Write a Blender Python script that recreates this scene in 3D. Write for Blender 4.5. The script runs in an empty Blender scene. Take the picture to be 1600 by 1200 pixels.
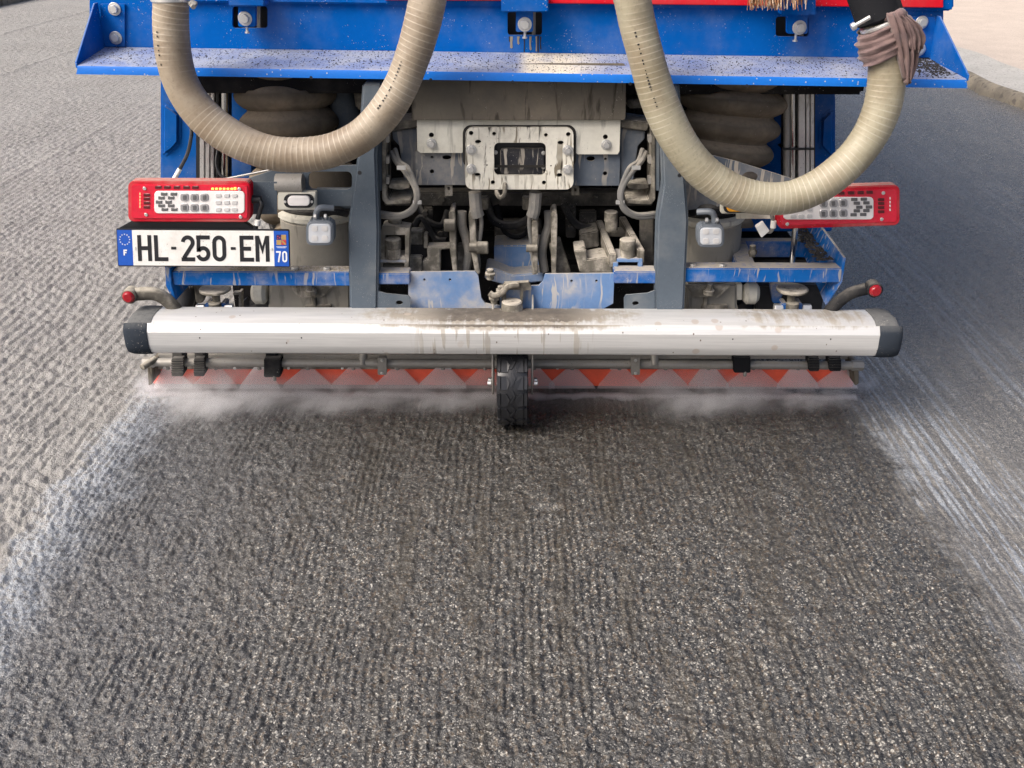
import bpy, bmesh, math, random
import numpy as np
from mathutils import Vector, Matrix, Euler
from mathutils.geometry import tessellate_polygon

random.seed(7)
sc = bpy.context.scene
COL = sc.collection
R = math.radians

# ------------------------------------------------------------------ camera, sky, sun, exposure
CAM_H, PITCH, YAW, F = 1.55, 25.57, 0.646, 1600.0
cd = bpy.data.cameras.new('camera')
cam = bpy.data.objects.new('camera', cd); COL.objects.link(cam)
cam.location = (0, 0, CAM_H)
cam.rotation_euler = (R(90 - PITCH), 0, R(YAW))
cd.sensor_width = 36; cd.lens = 36 * F / 1600; cd.clip_start = 0.05; cd.clip_end = 2000
sc.camera = cam

SUN_EL, SUN_AZ = 44, -124          # azimuth measured clockwise from +y (seen from above)
wd = bpy.data.worlds.new('World'); sc.world = wd; wd.use_nodes = True
wn = wd.node_tree
sky = wn.nodes.new('ShaderNodeTexSky'); sky.sky_type = 'NISHITA'; sky.sun_disc = False
sky.sun_elevation = R(SUN_EL); sky.sun_rotation = R(SUN_AZ)
sky.air_density = 0.7; sky.dust_density = 8.0; sky.ozone_density = 1.0
bg = wn.nodes['Background']; bg.inputs[1].default_value = 0.13
wn.links.new(sky.outputs[0], bg.inputs[0])
sd = bpy.data.lights.new('sun', 'SUN'); sd.energy = 1.5; sd.angle = R(38); sd.color = (1.0, 0.975, 0.94)
sun = bpy.data.objects.new('sun', sd); COL.objects.link(sun)
sdir = Vector((math.sin(R(SUN_AZ)) * math.cos(R(SUN_EL)), math.cos(R(SUN_AZ)) * math.cos(R(SUN_EL)), math.sin(R(SUN_EL))))
sun.rotation_euler = sdir.to_track_quat('Z', 'Y').to_euler()
sc.view_settings.view_transform = 'Standard'; sc.view_settings.look = 'None'
sc.view_settings.exposure = 0.76; sc.view_settings.gamma = 1.0; sc.view_settings.use_curve_mapping = False
sc.render.engine = 'CYCLES'
sc.cycles.use_denoising = True; sc.cycles.denoising_prefilter = 'NONE'
sc.cycles.max_bounces = 6; sc.cycles.use_adaptive_sampling = True; sc.cycles.adaptive_threshold = 0.02; sc.cycles.volume_bounces = 5; sc.cycles.volume_step_rate = 2.0
sc.cycles.volume_max_steps = 96

# ------------------------------------------------------------------ measuring helpers: photo pixel -> place
RM = cam.rotation_euler.to_matrix()
C0 = Vector(cam.location)
def ray(u, v):
    return RM @ Vector(((u - 800) / F, -(v - 600) / F, -1))
def P(u, v, D):                      # the point of the upright plane y = D
    d = ray(u, v); return C0 + d * (D / d.y)
def G(u, v, z=0.0):                  # the point of the level plane at height z
    d = ray(u, v); return C0 + d * ((z - CAM_H) / d.z)
def PX(v, D):                        # metres per pixel there
    return (P(801, v, D) - P(800, v, D)).length

# ------------------------------------------------------------------ node helpers
class NT:
    def __init__(s, name):
        s.m = bpy.data.materials.new(name); s.m.use_nodes = True
        s.t = s.m.node_tree; s.b = s.t.nodes['Principled BSDF']; s.out = s.t.nodes['Material Output']
        s._c = None
    def n(s, k, **kw):
        x = s.t.nodes.new(k)
        for a, b in kw.items(): setattr(x, a, b)
        return x
    def set(s, sock, v):
        if v is None: return
        if hasattr(v, 'is_linked') or hasattr(v, 'links'): s.t.links.new(v, sock)
        else:
            if isinstance(v, (tuple, list)) and len(v) == 3 and sock.type == 'RGBA': v = (*v, 1)
            sock.default_value = v
    def co(s):
        if s._c is None: s._c = s.n('ShaderNodeTexCoord').outputs['Object']
        return s._c
    def m2(s, op, a, b=None, clamp=False):
        x = s.n('ShaderNodeMath', operation=op, use_clamp=clamp); s.set(x.inputs[0], a)
        if b is not None: s.set(x.inputs[1], b)
        return x.outputs[0]
    def vm(s, a, b, op='MULTIPLY'):
        x = s.n('ShaderNodeVectorMath', operation=op); s.set(x.inputs[0], a); s.set(x.inputs[1], b); return x.outputs[0]
    def noise(s, vec, scale, detail=3, rough=.55, dist=0, out=0):
        x = s.n('ShaderNodeTexNoise'); s.set(x.inputs['Vector'], vec)
        x.inputs['Scale'].default_value = scale; x.inputs['Detail'].default_value = detail
        x.inputs['Roughness'].default_value = rough; x.inputs['Distortion'].default_value = dist
        return x.outputs[out]
    def voro(s, vec, scale, out='Distance', feature='F1', rnd=1):
        x = s.n('ShaderNodeTexVoronoi', feature=feature); s.set(x.inputs['Vector'], vec)
        x.inputs['Scale'].default_value = scale; x.inputs['Randomness'].default_value = rnd
        return x.outputs[out]
    def step(s, a, lo, hi, y0=0., y1=1.):
        x = s.n('ShaderNodeMapRange', interpolation_type='SMOOTHSTEP'); s.set(x.inputs[0], a)
        for i, q in enumerate((lo, hi, y0, y1)): s.set(x.inputs[1 + i], q)
        return x.outputs[0]
    def mix(s, f, a, b, blend='MIX'):
        x = s.n('ShaderNodeMix', data_type='RGBA', blend_type=blend); s.set(x.inputs[0], f); s.set(x.inputs[6], a); s.set(x.inputs[7], b)
        return x.outputs[2]
    def mixf(s, f, a, b):
        x = s.n('ShaderNodeMix', data_type='FLOAT'); s.set(x.inputs[0], f); s.set(x.inputs[2], a); s.set(x.inputs[3], b); return x.outputs[0]
    def sep(s, v):
        x = s.n('ShaderNodeSeparateXYZ'); s.set(x.inputs[0], v); return x.outputs
    def comb(s, a, b, c):
        x = s.n('ShaderNodeCombineXYZ')
        for i, q in enumerate((a, b, c)): s.set(x.inputs[i], q)
        return x.outputs[0]
    def nz(s):
        return s.sep(s.n('ShaderNodeNewGeometry').outputs['Normal'])[2]
    def bump(s, h, strength=.3, dist=.002, nrm=None):
        x = s.n('ShaderNodeBump'); x.inputs['Strength'].default_value = strength; x.inputs['Distance'].default_value = dist
        s.set(x.inputs['Height'], h)
        if nrm is not None: s.set(x.inputs['Normal'], nrm)
        return x.outputs[0]
    def fin(s, col=None, rough=None, metal=None, nrm=None, spec=None, **kw):
        s.set(s.b.inputs['Base Color'], col); s.set(s.b.inputs['Roughness'], rough); s.set(s.b.inputs['Metallic'], metal)
        s.set(s.b.inputs['Normal'], nrm); s.set(s.b.inputs['Specular IOR Level'], spec)
        for k, v in kw.items(): s.set(s.b.inputs[k.replace('_', ' ')], v)
        return s.m

DUST = (.40, .37, .32)
def paint(name, col, rough=.4, metal=0., cloud=.25, up=.5, speck=.3, speckcol=(.45, .42, .38), drip=0., dripcol=(.46, .42, .36),
          dust=DUST, bump=.15, speck_scale=140, dark=None, cloud_scale=5., coat=0., cover=0., wide=70):
    t = NT(name); c = t.co()
    f1 = t.noise(c, cloud_scale, 5, .6); f2 = t.noise(c, 60, 4, .65)
    col_ = t.mix(t.step(f2, .3, .75, 0, .18), col, tuple(x * .6 for x in col))
    dm = t.m2('MULTIPLY', t.step(f1, .42, .72), cloud)
    dm = t.m2('MULTIPLY', dm, t.step(f2, .2, .6, .5, 1.2), clamp=True)
    if up:
        u = t.step(t.nz(), .35, .9, 0, up)
        u = t.m2('MULTIPLY', u, t.step(f2, .25, .6, .6, 1.15))
        dm = t.m2('MAXIMUM', dm, u)
    if drip:
        cw = t.vm(c, t.vm(t.vm(t.noise(c, 9, 2, .5, out=1), (.5, .5, .5), 'SUBTRACT'), (.028, .028, 0)), 'ADD'); d1 = t.noise(t.vm(cw, (wide, wide, wide * .055)), 1, 3, .5, .3); d2 = t.noise(c, 7, 2)
        dd = t.m2('MULTIPLY', t.step(d1, .56 - cover, .62 - cover), t.step(d2, .38, .6, .1, 1))
        dm = t.m2('MAXIMUM', dm, t.m2('MULTIPLY', dd, drip))
    col_ = t.mix(dm, col_, dust if not drip else t.mix(.4, dust, dripcol))
    if dark:
        k = t.noise(t.vm(c, (38, 38, 6)), 1, 4, .6, .5)
        col_ = t.mix(t.m2('MULTIPLY', t.step(k, .55, .68), dark), col_, (.035, .03, .026))
    if speck:
        sn = t.noise(c, speck_scale * 1.5, 3, .6, .3); sl = t.noise(c, 11, 3, .6)
        thr = t.step(sl, .35, .7, .77 - .10 * speck, .655 - .07 * speck)
        sm = t.m2('MULTIPLY', t.step(t.m2('SUBTRACT', sn, thr), 0, .05), .75)
        col_ = t.mix(sm, col_, speckcol)
    rg = t.mixf(dm, t.mixf(f2, rough * .8, rough * 1.25), .85)
    nr = t.bump(f2, bump, .003)
    return t.fin(col_, rg, t.mixf(dm, metal, 0.) if metal else 0., nr, coat and None, **({'Coat_Weight': coat} if coat else {}))
def plain(name, col, rough=.5, metal=0., emit=0., **kw):
    t = NT(name); f = t.noise(t.co(), 45, 4, .6)
    cc = t.mix(t.step(f, .3, .8, 0, .35), col, tuple(x * .65 for x in col))
    if emit: kw.update(Emission_Color=(*col, 1), Emission_Strength=emit)
    return t.fin(cc, t.mixf(f, rough * .8, min(1, rough * 1.3)), metal, t.bump(f, .08, .002), **kw)

M = {}
M['blue'] = paint('blue_paint', (.003, .10, .40), .3, cloud=.16, up=.35, speck=.6, dust=(.33, .36, .42), speck_scale=120)
M['blue_deep'] = paint('blue_panel_paint', (.008, .09, .34), .4, cloud=.2, up=.4, speck=.2, dust=(.3, .33, .4))
M['blue_bar'] = paint('dusty_blue_paint', (.010, .105, .36), .4, cloud=.45, up=.95, speck=.3, drip=.75, dust=(.36, .34, .31), cloud_scale=11)
M['blue_pale'] = paint('mud_washed_blue_paint', (.14, .245, .45), .5, cloud=.85, up=.9, speck=.2, drip=.85, dust=(.40, .40, .40), dripcol=(.62, .56, .46), cover=.0, wide=75)
M['red'] = paint('red_paint', (.60, .012, .025), .35, cloud=.1, speck=.3)
M['grey'] = paint('blue_grey_paint', (.095, .118, .145), .45, cloud=.4, up=.55, speck=.5, speckcol=(.42, .42, .42), speck_scale=260, dust=(.25, .26, .26))
M['grey_drip'] = paint('muddy_grey_paint', (.10, .12, .15), .45, cloud=.45, up=.8, speck=.2, drip=.85, dust=(.36, .33, .28), cover=.0, wide=65)
M['white_dirty'] = paint('dirty_white_paint', (.76, .74, .65), .5, cloud=.35, up=.4, speck=.35, speckcol=(.06, .05, .04), drip=.95, dripcol=(.11, .09, .06), dust=(.24, .21, .155), dark=.95, speck_scale=110, cover=.01, wide=80)
M['white_soft'] = paint('off_white_paint', (.66, .65, .575), .5, cloud=.4, up=.4, speck=.3, speckcol=(.08, .07, .06), dust=(.38, .35, .28), dark=.35)
M['mudplate'] = paint('mud_caked_plate', (.13, .118, .098), .75, cloud=.8, up=.3, speck=.2, dust=(.19, .165, .13), dark=.75, bump=.3)
M['tan'] = paint('dust_coated_metal', (.095, .089, .077), .65, cloud=.75, up=.9, speck=.25, dust=(.40, .37, .31), speckcol=(.12, .11, .1), cloud_scale=14, dark=.45)
M['housing'] = paint('beige_housing', (.28, .267, .235), .6, cloud=.6, up=.8, speck=.3, dust=(.35, .33, .28), speckcol=(.12, .11, .1), dark=.35)
M['tan_light'] = paint('pale_dust_metal', (.155, .145, .122), .75, cloud=.8, up=.95, speck=.45, dust=(.52, .48, .41), speckcol=(.10, .09, .08), bump=.4, cloud_scale=22, dark=.5)
M['black'] = plain('black_plastic', (.012, .013, .016), .45)
M['rubber'] = paint('dusty_black_rubber', (.02, .021, .024), .6, cloud=.35, up=.5, speck=.3, dust=(.22, .21, .19))
M['bellow'] = paint('dusty_bellows_rubber', (.13, .112, .088), .6, cloud=.8, up=.9, speck=.15, dust=(.30, .25, .19), cloud_scale=4, bump=.3)
M['under'] = paint('underbody_black', (.018, .018, .02), .7, cloud=.3, up=.4, speck=.1, dust=(.10, .095, .085))
M['zinc'] = plain('zinc_bolt', (.68, .68, .66), .38, .75)
M['alu'] = paint('aluminium_profile', (.75, .75, .73), .35, .8, cloud=.3, up=.5, speck=.6, speckcol=(.03, .03, .03), dark=.6)
M['chrome'] = plain('chrome_rod', (.62, .61, .58), .16, 1.)
M['steel'] = paint('dirty_steel', (.34, .33, .31), .45, .6, cloud=.6, up=.5, speck=.6, dust=(.30, .28, .24), speckcol=(.04, .04, .03))
M['caps'] = paint('end_cap_plastic', (.03, .037, .048), .5, cloud=.3, up=.5, speck=.4, dust=(.22, .22, .21))
M['lens'] = plain('red_lens', (.62, .008, .035), .16, 0, Coat_Weight=.6)
M['lens_dark'] = plain('dark_red_lens', (.28, .008, .015), .18)
M['lens_dust'] = paint('dusty_red_housing', (.50, .012, .03), .35, cloud=.35, up=.75, speck=.3, dust=(.42, .28, .24))
M['led_off'] = plain('dark_led_window', (.10, .012, .015), .2)
M['led_on'] = plain('lit_orange_led', (1.0, .22, .03), .3, 0, 4.0)
M['led_red'] = plain('lit_red_led', (1.0, .12, .06), .3, 0, 2.2)
M['lens_white'] = plain('white_lens_panel', (.80, .78, .77), .22, 0, Coat_Weight=.4)
M['led_grey'] = plain('grey_led_module', (.15, .15, .155), .18, .3)
M['led_mid'] = plain('clear_led_module', (.42, .42, .43), .15, .4)
M['led_pale'] = plain('pale_led_module', (.58, .58, .58), .2, .1)
M['plate_white'] = paint('plate_white', (.76, .76, .735), .3, cloud=.3, up=.2, speck=.5, speckcol=(.22, .2, .18), dust=(.5, .47, .42), cloud_scale=16)
M['plate_blue'] = plain('plate_blue', (.012, .09, .46), .32)
M['ink'] = plain('plate_black', (.015, .016, .02), .35)
M['ink_white'] = plain('plate_white_ink', (.8, .8, .8), .4)
M['ink_red'] = plain('plate_red_ink', (.5, .06, .05), .4)
M['ink_gold'] = plain('plate_gold_ink', (.42, .27, .10), .4)
M['ink_navy'] = plain('plate_navy_ink', (.03, .02, .12), .4)
M['amber'] = plain('amber_lens', (.75, .36, .03), .2)
M['bezel'] = plain('grey_bezel', (.13, .15, .175), .4)
M['lampglass'] = plain('work_lamp_glass', (.55, .58, .62), .12, .1, Coat_Weight=.5)
M['hood'] = plain('orange_red_hood', (.95, .13, .06), .4)
M['grit'] = plain('black_grit', (.02, .018, .016), .8)
M['mudlump'] = plain('mud_lumps', (.27, .24, .19), .9)
M['cable'] = paint('dusty_grey_cable', (.16, .16, .155), .6, cloud=.5, up=.6, speck=.3)
M['tyre'] = plain('wet_tyre_rubber', (.014, .015, .018), .32)
M['tread_dry'] = plain('worn_tread_rubber', (.12, .125, .14), .5)
M['bristle'] = plain('brown_bristle', (.30, .15, .07), .8)
M['bristle_pale'] = plain('pale_bristle', (.5, .42, .33), .8)
M['wood'] = plain('broom_wood', (.38, .25, .13), .6)

def mat_shelf():
    t = NT('dust_covered_blue_shelf'); c = t.co(); xs = t.sep(c)
    f = t.noise(c, 9, 4, .6); f2 = t.noise(c, 70, 3)
    up = t.step(t.nz(), .3, .8)
    base = t.mix(t.step(f2, .3, .8, 0, .3), (.003, .15, .60), (.008, .11, .44))
    dcol = t.mix(t.step(f, .35, .65), (.16, .205, .36), (.27, .30, .38))
    # pale mud wash running off beside the middle latch
    mud = t.m2('MULTIPLY', t.step(xs[0], -.03, .02), t.step(xs[0], .10, .26, 1, 0))
    mud = t.m2('MULTIPLY', mud, t.step(f, .3, .5, .5, 1))
    dcol = t.mix(mud, dcol, (.62, .57, .46))
    col = t.mix(t.m2('MULTIPLY', up, t.step(f2, .2, .5, .75, 1)), base, dcol)
    st = t.vm(c, (1, 1, 1)); st = t.vm(t.n('ShaderNodeTexNoise').outputs[1], (0, 0, 0)) if False else c
    d = t.voro(t.vm(c, (130, 210, 130)), 1); rc = t.sep(t.voro(t.vm(c, (130, 210, 130)), 1, 'Color'))[0]
    sp = t.m2('MULTIPLY', t.step(d, .2, .34, 1, 0), t.step(rc, .45, .5)); sp = t.m2('MULTIPLY', sp, up)
    col = t.mix(sp, col, (.02, .018, .018))
    d3 = t.voro(c, 130); rc3 = t.sep(t.voro(c, 130, 'Color'))[0]
    sp3 = t.m2('MULTIPLY', t.step(d3, .2, .32, 1, 0), t.step(rc3, .9, .92)); sp3 = t.m2('MULTIPLY', sp3, t.m2('SUBTRACT', 1, up))
    col = t.mix(sp3, col, (.42, .4, .42))
    return t.fin(col, t.mixf(up, .35, .85), 0, t.bump(f2, .2, .002))
M['shelf'] = mat_shelf()

def mat_bumper():
    t = NT('mud_splashed_white_aluminium'); c = t.co(); x, y, z = t.sep(c)
    f = t.noise(c, 26, 5, .65); fx = t.noise(t.vm(c, (1, 0, 0)), 24, 3, .6); fb = t.noise(t.vm(c, (1, 0, 0)), 3.2, 2)
    g = t.noise(t.vm(c, (5, 40, 220)), 1, 3)
    base = t.mix(t.step(g, .35, .7), (.60, .603, .595), (.52, .525, .52))
    # how far down (z) the mud reaches, by place along the bar
    band = t.m2('MULTIPLY', t.step(x, -.62, -.18), t.step(x, .12, .46, 1, 0))
    band2 = t.m2('MULTIPLY', t.step(x, .62, .72), t.step(x, 1.02, 1.1, 1, 0))
    top = P(800, 488, 2.945).z; crease = top - P(800, 515, 2.835).z
    lump = t.m2('SUBTRACT', fx, .5); lump2 = t.m2('SUBTRACT', t.noise(t.vm(c, (1, 0, 0)), 90, 3, .6), .5)
    reach = t.m2('ADD', t.m2('MULTIPLY', band, crease * 1.25), t.m2('MULTIPLY', band2, crease * .5))
    jit = t.m2('ADD', t.m2('MULTIPLY', lump, crease * 2.2), t.m2('MULTIPLY', lump2, crease * 1.1))
    reach = t.m2('ADD', reach, t.m2('MULTIPLY', jit, t.m2('ADD', band, t.m2('MULTIPLY', band2, 1.2))))
    down = t.m2('SUBTRACT', top, z)
    mud = t.step(t.m2('SUBTRACT', reach, t.m2('ADD', down, t.m2('MULTIPLY', t.m2('SUBTRACT', f, .5), .03))), -.003, .010)
    mud = t.m2('MULTIPLY', mud, t.step(t.m2('ADD', band, band2), .03, .3))
    mud = t.m2('MULTIPLY', mud, t.step(f, .2, .4, .85, 1))
    # long drips below the middle
    dn = t.noise(t.vm(c, (52, 0, 5)), 1, 2, .5)
    cen = t.m2('MULTIPLY', t.step(x, -.35, -.28), t.step(x, .16, .24, 1, 0))
    dr = t.m2('MULTIPLY', t.m2('MULTIPLY', t.step(dn, .57, .62), cen), .7)
    mud = t.m2('MAXIMUM', mud, dr)
    dk = t.m2('MULTIPLY', t.m2('MULTIPLY', t.step(x, -.33, -.2), t.step(x, .10, .26, 1, 0)), t.step(t.m2('ADD', down, t.m2('MULTIPLY', lump, crease * 1.5)), crease * .5, crease * .6, 1, 0))
    mcol = t.mix(t.step(f, .3, .7), (.30, .27, .22), (.21, .185, .15)); mcol = t.mix(dk, mcol, t.mix(t.step(f, .35, .7), (.065, .05, .036), (.13, .108, .082)))
    v = t.voro(t.vm(c, (90, 90, 60)), 1); rc = t.sep(t.voro(t.vm(c, (90, 90, 60)), 1, 'Color'))[0]
    sp = t.m2('MULTIPLY', t.step(v, .16, .26, 1, 0), t.step(rc, .955, .965))
    col = t.mix(t.m2('MULTIPLY', mud, .93), base, mcol); col = t.mix(sp, col, (.16, .13, .11))
    bl = t.m2('MULTIPLY', t.step(t.voro(c, 17), .16, .22, 1, 0), t.step(t.sep(t.voro(c, 17, 'Color'))[0], .84, .86))
    col = t.mix(t.m2('MULTIPLY', bl, .6), col, (.45, .38, .32))
    return t.fin(col, t.mixf(mud, .38, .85), t.mixf(mud, .28, 0), t.bump(t.m2('ADD', f, t.m2('MULTIPLY', mud, .6)), .2, .003))
M['bumper'] = mat_bumper()

def mat_hose(name, pale, dust, dirt):
    t = NT(name); uv = t.n('ShaderNodeUVMap').outputs[0]; c = t.co(); u, v, _ = t.sep(uv)
    ph = t.m2('FRACT', t.m2('ADD', t.m2('MULTIPLY', u, 62), v))
    line = t.m2('MULTIPLY', t.step(t.m2('ABSOLUTE', t.m2('SUBTRACT', ph, .5)), .05, .12, 1, 0), t.step(t.noise(c, 9, 3), .40, .66, .06, 1))
    f = t.noise(c, 6, 5, .65); f2 = t.noise(c, 120, 4, .7)
    col = t.mix(t.step(f, .38, .66), pale, dust)
    col = t.mix(t.m2('MULTIPLY', t.step(t.noise(c, 4.2, 3, .6), .5, .7), dirt), col, (.22, .165, .11))
    col = t.mix(t.step(f2, .5, .8, 0, .5), col, tuple(x * .55 for x in dust))
    col = t.mix(t.m2('MULTIPLY', line, .30), col, (.66, .61, .52))
    return t.fin(col, t.mixf(f2, .38, .7), 0, t.bump(f2, .15, .002), Subsurface_Weight=.12, Subsurface_Radius=(.02, .015, .01), Subsurface_Scale=.3)
M['hose_a'] = mat_hose('dusty_clear_hose', (.31, .265, .20), (.21, .165, .115), .6)
M['hose_b'] = mat_hose('pale_clear_hose', (.31, .285, .205), (.22, .19, .125), .4)

def mat_cloth():
    t = NT('faded_mauve_cloth'); c = t.co(); f = t.noise(c, 22, 4); w = t.noise(c, 700, 2)
    col = t.mix(t.step(f, .3, .7), (.20, .135, .125), (.135, .09, .09))
    return t.fin(col, .95, 0, t.bump(t.m2('ADD', t.m2('MULTIPLY', f, 2), t.m2('MULTIPLY', w, .4)), .45, .004), Sheen_Weight=.2)
M['cloth'] = mat_cloth()

# ------------------------------------------------------------------ mesh helpers
class MB:
    def __init__(s): s.v = []; s.f = []; s.uv = None
    def add(s, vs, fs):
        o = len(s.v); s.v += [Vector(p) for p in vs]; s.f += [tuple(o + i for i in f) for f in fs]; return s
    def bm(s, b):
        b.verts.ensure_lookup_table(); b.verts.index_update()
        s.add([v.co.copy() for v in b.verts], [[v.index for v in f.verts] for f in b.faces]); b.free(); return s
    def prism(s, pts, ext, bevel=.002, seg=2):
        b = bmesh.new(); ext = Vector(ext); n = len(pts)
        a = [b.verts.new(p) for p in pts]; e = [b.verts.new(Vector(p) + ext) for p in pts]
        b.faces.new(a); b.faces.new(e[::-1])
        for i in range(n): b.faces.new((a[i], e[i], e[(i + 1) % n], a[(i + 1) % n]))
        bmesh.ops.recalc_face_normals(b, faces=b.faces)
        if bevel:
            bmesh.ops.bevel(b, geom=[x for x in b.edges], offset=bevel, segments=seg, affect='EDGES', clamp_overlap=True)
        return s.bm(b)
    def poly(s, px, D, th, bevel=.002, seg=2):      # outline in photo pixels on the plane y = D, th metres deep
        return s.prism([P(u, v, D) for u, v in px], (0, th, 0), bevel, seg)
    def rect(s, u0, v0, u1, v1, D, th, bevel=.002, seg=2):
        return s.poly([(u0, v0), (u1, v0), (u1, v1), (u0, v1)], D, th, bevel, seg)
    def rrect(s, u0, v0, u1, v1, r, D, th, bevel=.002, seg=2):
        return s.poly(rr(u0, v0, u1, v1, r), D, th, bevel, seg)
    def holed(s, px, holes, D, th):                 # a plate with real openings
        loops = [[P(u, v, D) for u, v in px]] + [[P(u, v, D) for u, v in h] for h in holes]
        flat = [p for l in loops for p in l]; tris = tessellate_polygon(loops); n = len(flat)
        b = bmesh.new(); a = [b.verts.new(p) for p in flat]; e = [b.verts.new(p + Vector((0, th, 0))) for p in flat]
        for t in tris:
            try: b.faces.new([a[i] for i in t]); b.faces.new([e[i] for i in t[::-1]])
            except ValueError: pass
        o = 0
        for l in loops:
            k = len(l)
            for i in range(k):
                b.faces.new((a[o + i], a[o + (i + 1) % k], e[o + (i + 1) % k], e[o + i]))
            o += k
        bmesh.ops.recalc_face_normals(b, faces=b.faces)
        return s.bm(b)
    def box(s, c, d, bevel=.002, seg=2):
        x, y, z = (q / 2 for q in d); c = Vector(c)
        return s.prism([c + Vector(q) for q in ((-x, -y, -z), (x, -y, -z), (x, -y, z), (-x, -y, z))], (0, 2 * y, 0), bevel, seg)
    def tube(s, pts, r, seg=14, cap=True, uv=False, ridge=None):
        pts = [Vector(p) for p in pts]; n = len(pts); rs = r if isinstance(r, (list, tuple)) else [r] * n
        o = len(s.v); up = None; L = 0; uvs = []
        for i, p in enumerate(pts):
            d = (pts[min(i + 1, n - 1)] - pts[max(i - 1, 0)]).normalized()
            if up is None:
                up = d.orthogonal().normalized() if abs(d.y) > .9 else (Vector((0, 1, 0)) - d * d.y).normalized()
            up = (up - d * up.dot(d)).normalized(); sd_ = d.cross(up)
            if i: L += (p - pts[i - 1]).length
            for k in range(seg):
                a = 2 * math.pi * k / seg; rad = rs[i]
                if ridge: rad += ridge(L, a)
                s.v.append(p + (up * math.cos(a) + sd_ * math.sin(a)) * rad)
        st = [0.]
        for i in range(1, n): st.append(st[-1] + (pts[i] - pts[i - 1]).length)
        if uv and s.uv is None: s.uv = {}
        for i in range(n - 1):
            for k in range(seg):
                f = (o + i * seg + k, o + i * seg + (k + 1) % seg, o + (i + 1) * seg + (k + 1) % seg, o + (i + 1) * seg + k)
                if uv: s.uv[len(s.f)] = [(st[i], k / seg), (st[i], (k + 1) / seg), (st[i + 1], (k + 1) / seg), (st[i + 1], k / seg)]
                s.f.append(f)
        if cap:
            s.f.append(tuple(o + k for k in range(seg))[::-1]); s.f.append(tuple(o + (n - 1) * seg + k for k in range(seg)))
        return s
    def cyl(s, p0, p1, r0, r1=None, seg=18, bevel=.12):
        p0, p1 = Vector(p0), Vector(p1); r1 = r0 if r1 is None else r1; d = (p1 - p0); L = d.length; e = min(bevel * min(r0, r1), L * .3); d.normalize()
        return s.tube([p0, p0 + d * .0001, p0 + d * e, p1 - d * e, p1 - d * .0001, p1], [max(r0 - e, 1e-4), r0 - e, r0, r1, r1 - e, max(r1 - e, 1e-4)], seg)
    def bolt(s, u, v, D, r, washer=True, out=.008):   # hex head facing the rear, r in pixels
        c = P(u, v, D); m = PX(v, D) * r
        if washer: s.cyl(c, c + Vector((0, -.003, 0)), m, seg=20)
        h = [c + Vector((math.cos(a) * m * .68, -.003, math.sin(a) * m * .68)) for a in [i * math.pi / 3 + .3 for i in range(6)]]
        return s.prism(h, (0, -out, 0), .0012, 1)
    def build(s, name, mat, parent=None, smooth=35, label=None, kind=None):
        me = bpy.data.meshes.new(name); off = parent_loc(parent)
        me.from_pydata([tuple(p - off) for p in s.v], [], s.f)
        if s.uv is not None:
            l = me.uv_layers.new(name='uv')
            for i, pg in enumerate(me.polygons):
                if i in s.uv:
                    for k, li in enumerate(pg.loop_indices): l.data[li].uv = s.uv[i][k]
        b = bmesh.new(); b.from_mesh(me); bmesh.ops.recalc_face_normals(b, faces=b.faces); b.to_mesh(me); b.free()
        me.polygons.foreach_set('use_smooth', [True] * len(me.polygons))
        me.set_sharp_from_angle(angle=R(smooth)); me.update()
        me.materials.append(M[mat] if isinstance(mat, str) else mat)
        o = bpy.data.objects.new(name, me); COL.objects.link(o)
        if parent is not None: o.parent = parent
        if label: o['label'] = label
        if kind: o['kind'] = kind
        return o
LOC = {}
def parent_loc(p):
    while p is not None:
        if p.name in LOC: return LOC[p.name]
        p = p.parent
    return Vector((0, 0, 0))
def thing(name, label, cat, loc, group=None):
    o = bpy.data.objects.new(name, None); COL.objects.link(o); o.location = loc; LOC[o.name] = Vector(loc); o.empty_display_size = .2
    tag(o, label, cat, group); return o
def tag(o, label=None, cat=None, group=None, kind=None):
    for k, v in (('label', label), ('category', cat), ('group', group), ('kind', kind)):
        if v: o[k] = v
    return o
def rr(u0, v0, u1, v1, r, n=4):
    out = []
    for cx, cy, a0 in ((u1 - r, v0 + r, -90), (u1 - r, v1 - r, 0), (u0 + r, v1 - r, 90), (u0 + r, v0 + r, 180)):
        for k in range(n + 1):
            a = R(a0 + 90 * k / n); out.append((cx + r * math.cos(a), cy + r * math.sin(a)))
    return out
def circ(u, v, r, n=14, sx=1.):
    return [(u + sx * r * math.cos(2 * math.pi * k / n), v + r * math.sin(2 * math.pi * k / n)) for k in range(n)]
def spline(pts, step=.004):                # Catmull-Rom through points, even steps
    pts = [Vector(p) for p in pts]; q = [pts[0] * 2 - pts[1]] + pts + [pts[-1] * 2 - pts[-2]]; dense = []
    for i in range(1, len(q) - 2):
        a, b, c, d = q[i - 1], q[i], q[i + 1], q[i + 2]
        for k in range(40):
            t = k / 40; dense.append(.5 * ((2 * b) + (c - a) * t + (2 * a - 5 * b + 4 * c - d) * t * t + (3 * b - a - 3 * c + d) * t ** 3))
    dense.append(pts[-1]); out = [dense[0]]; acc = 0
    for i in range(1, len(dense)):
        acc += (dense[i] - dense[i - 1]).length
        if acc >= step: out.append(dense[i]); acc = 0
    return out

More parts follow.
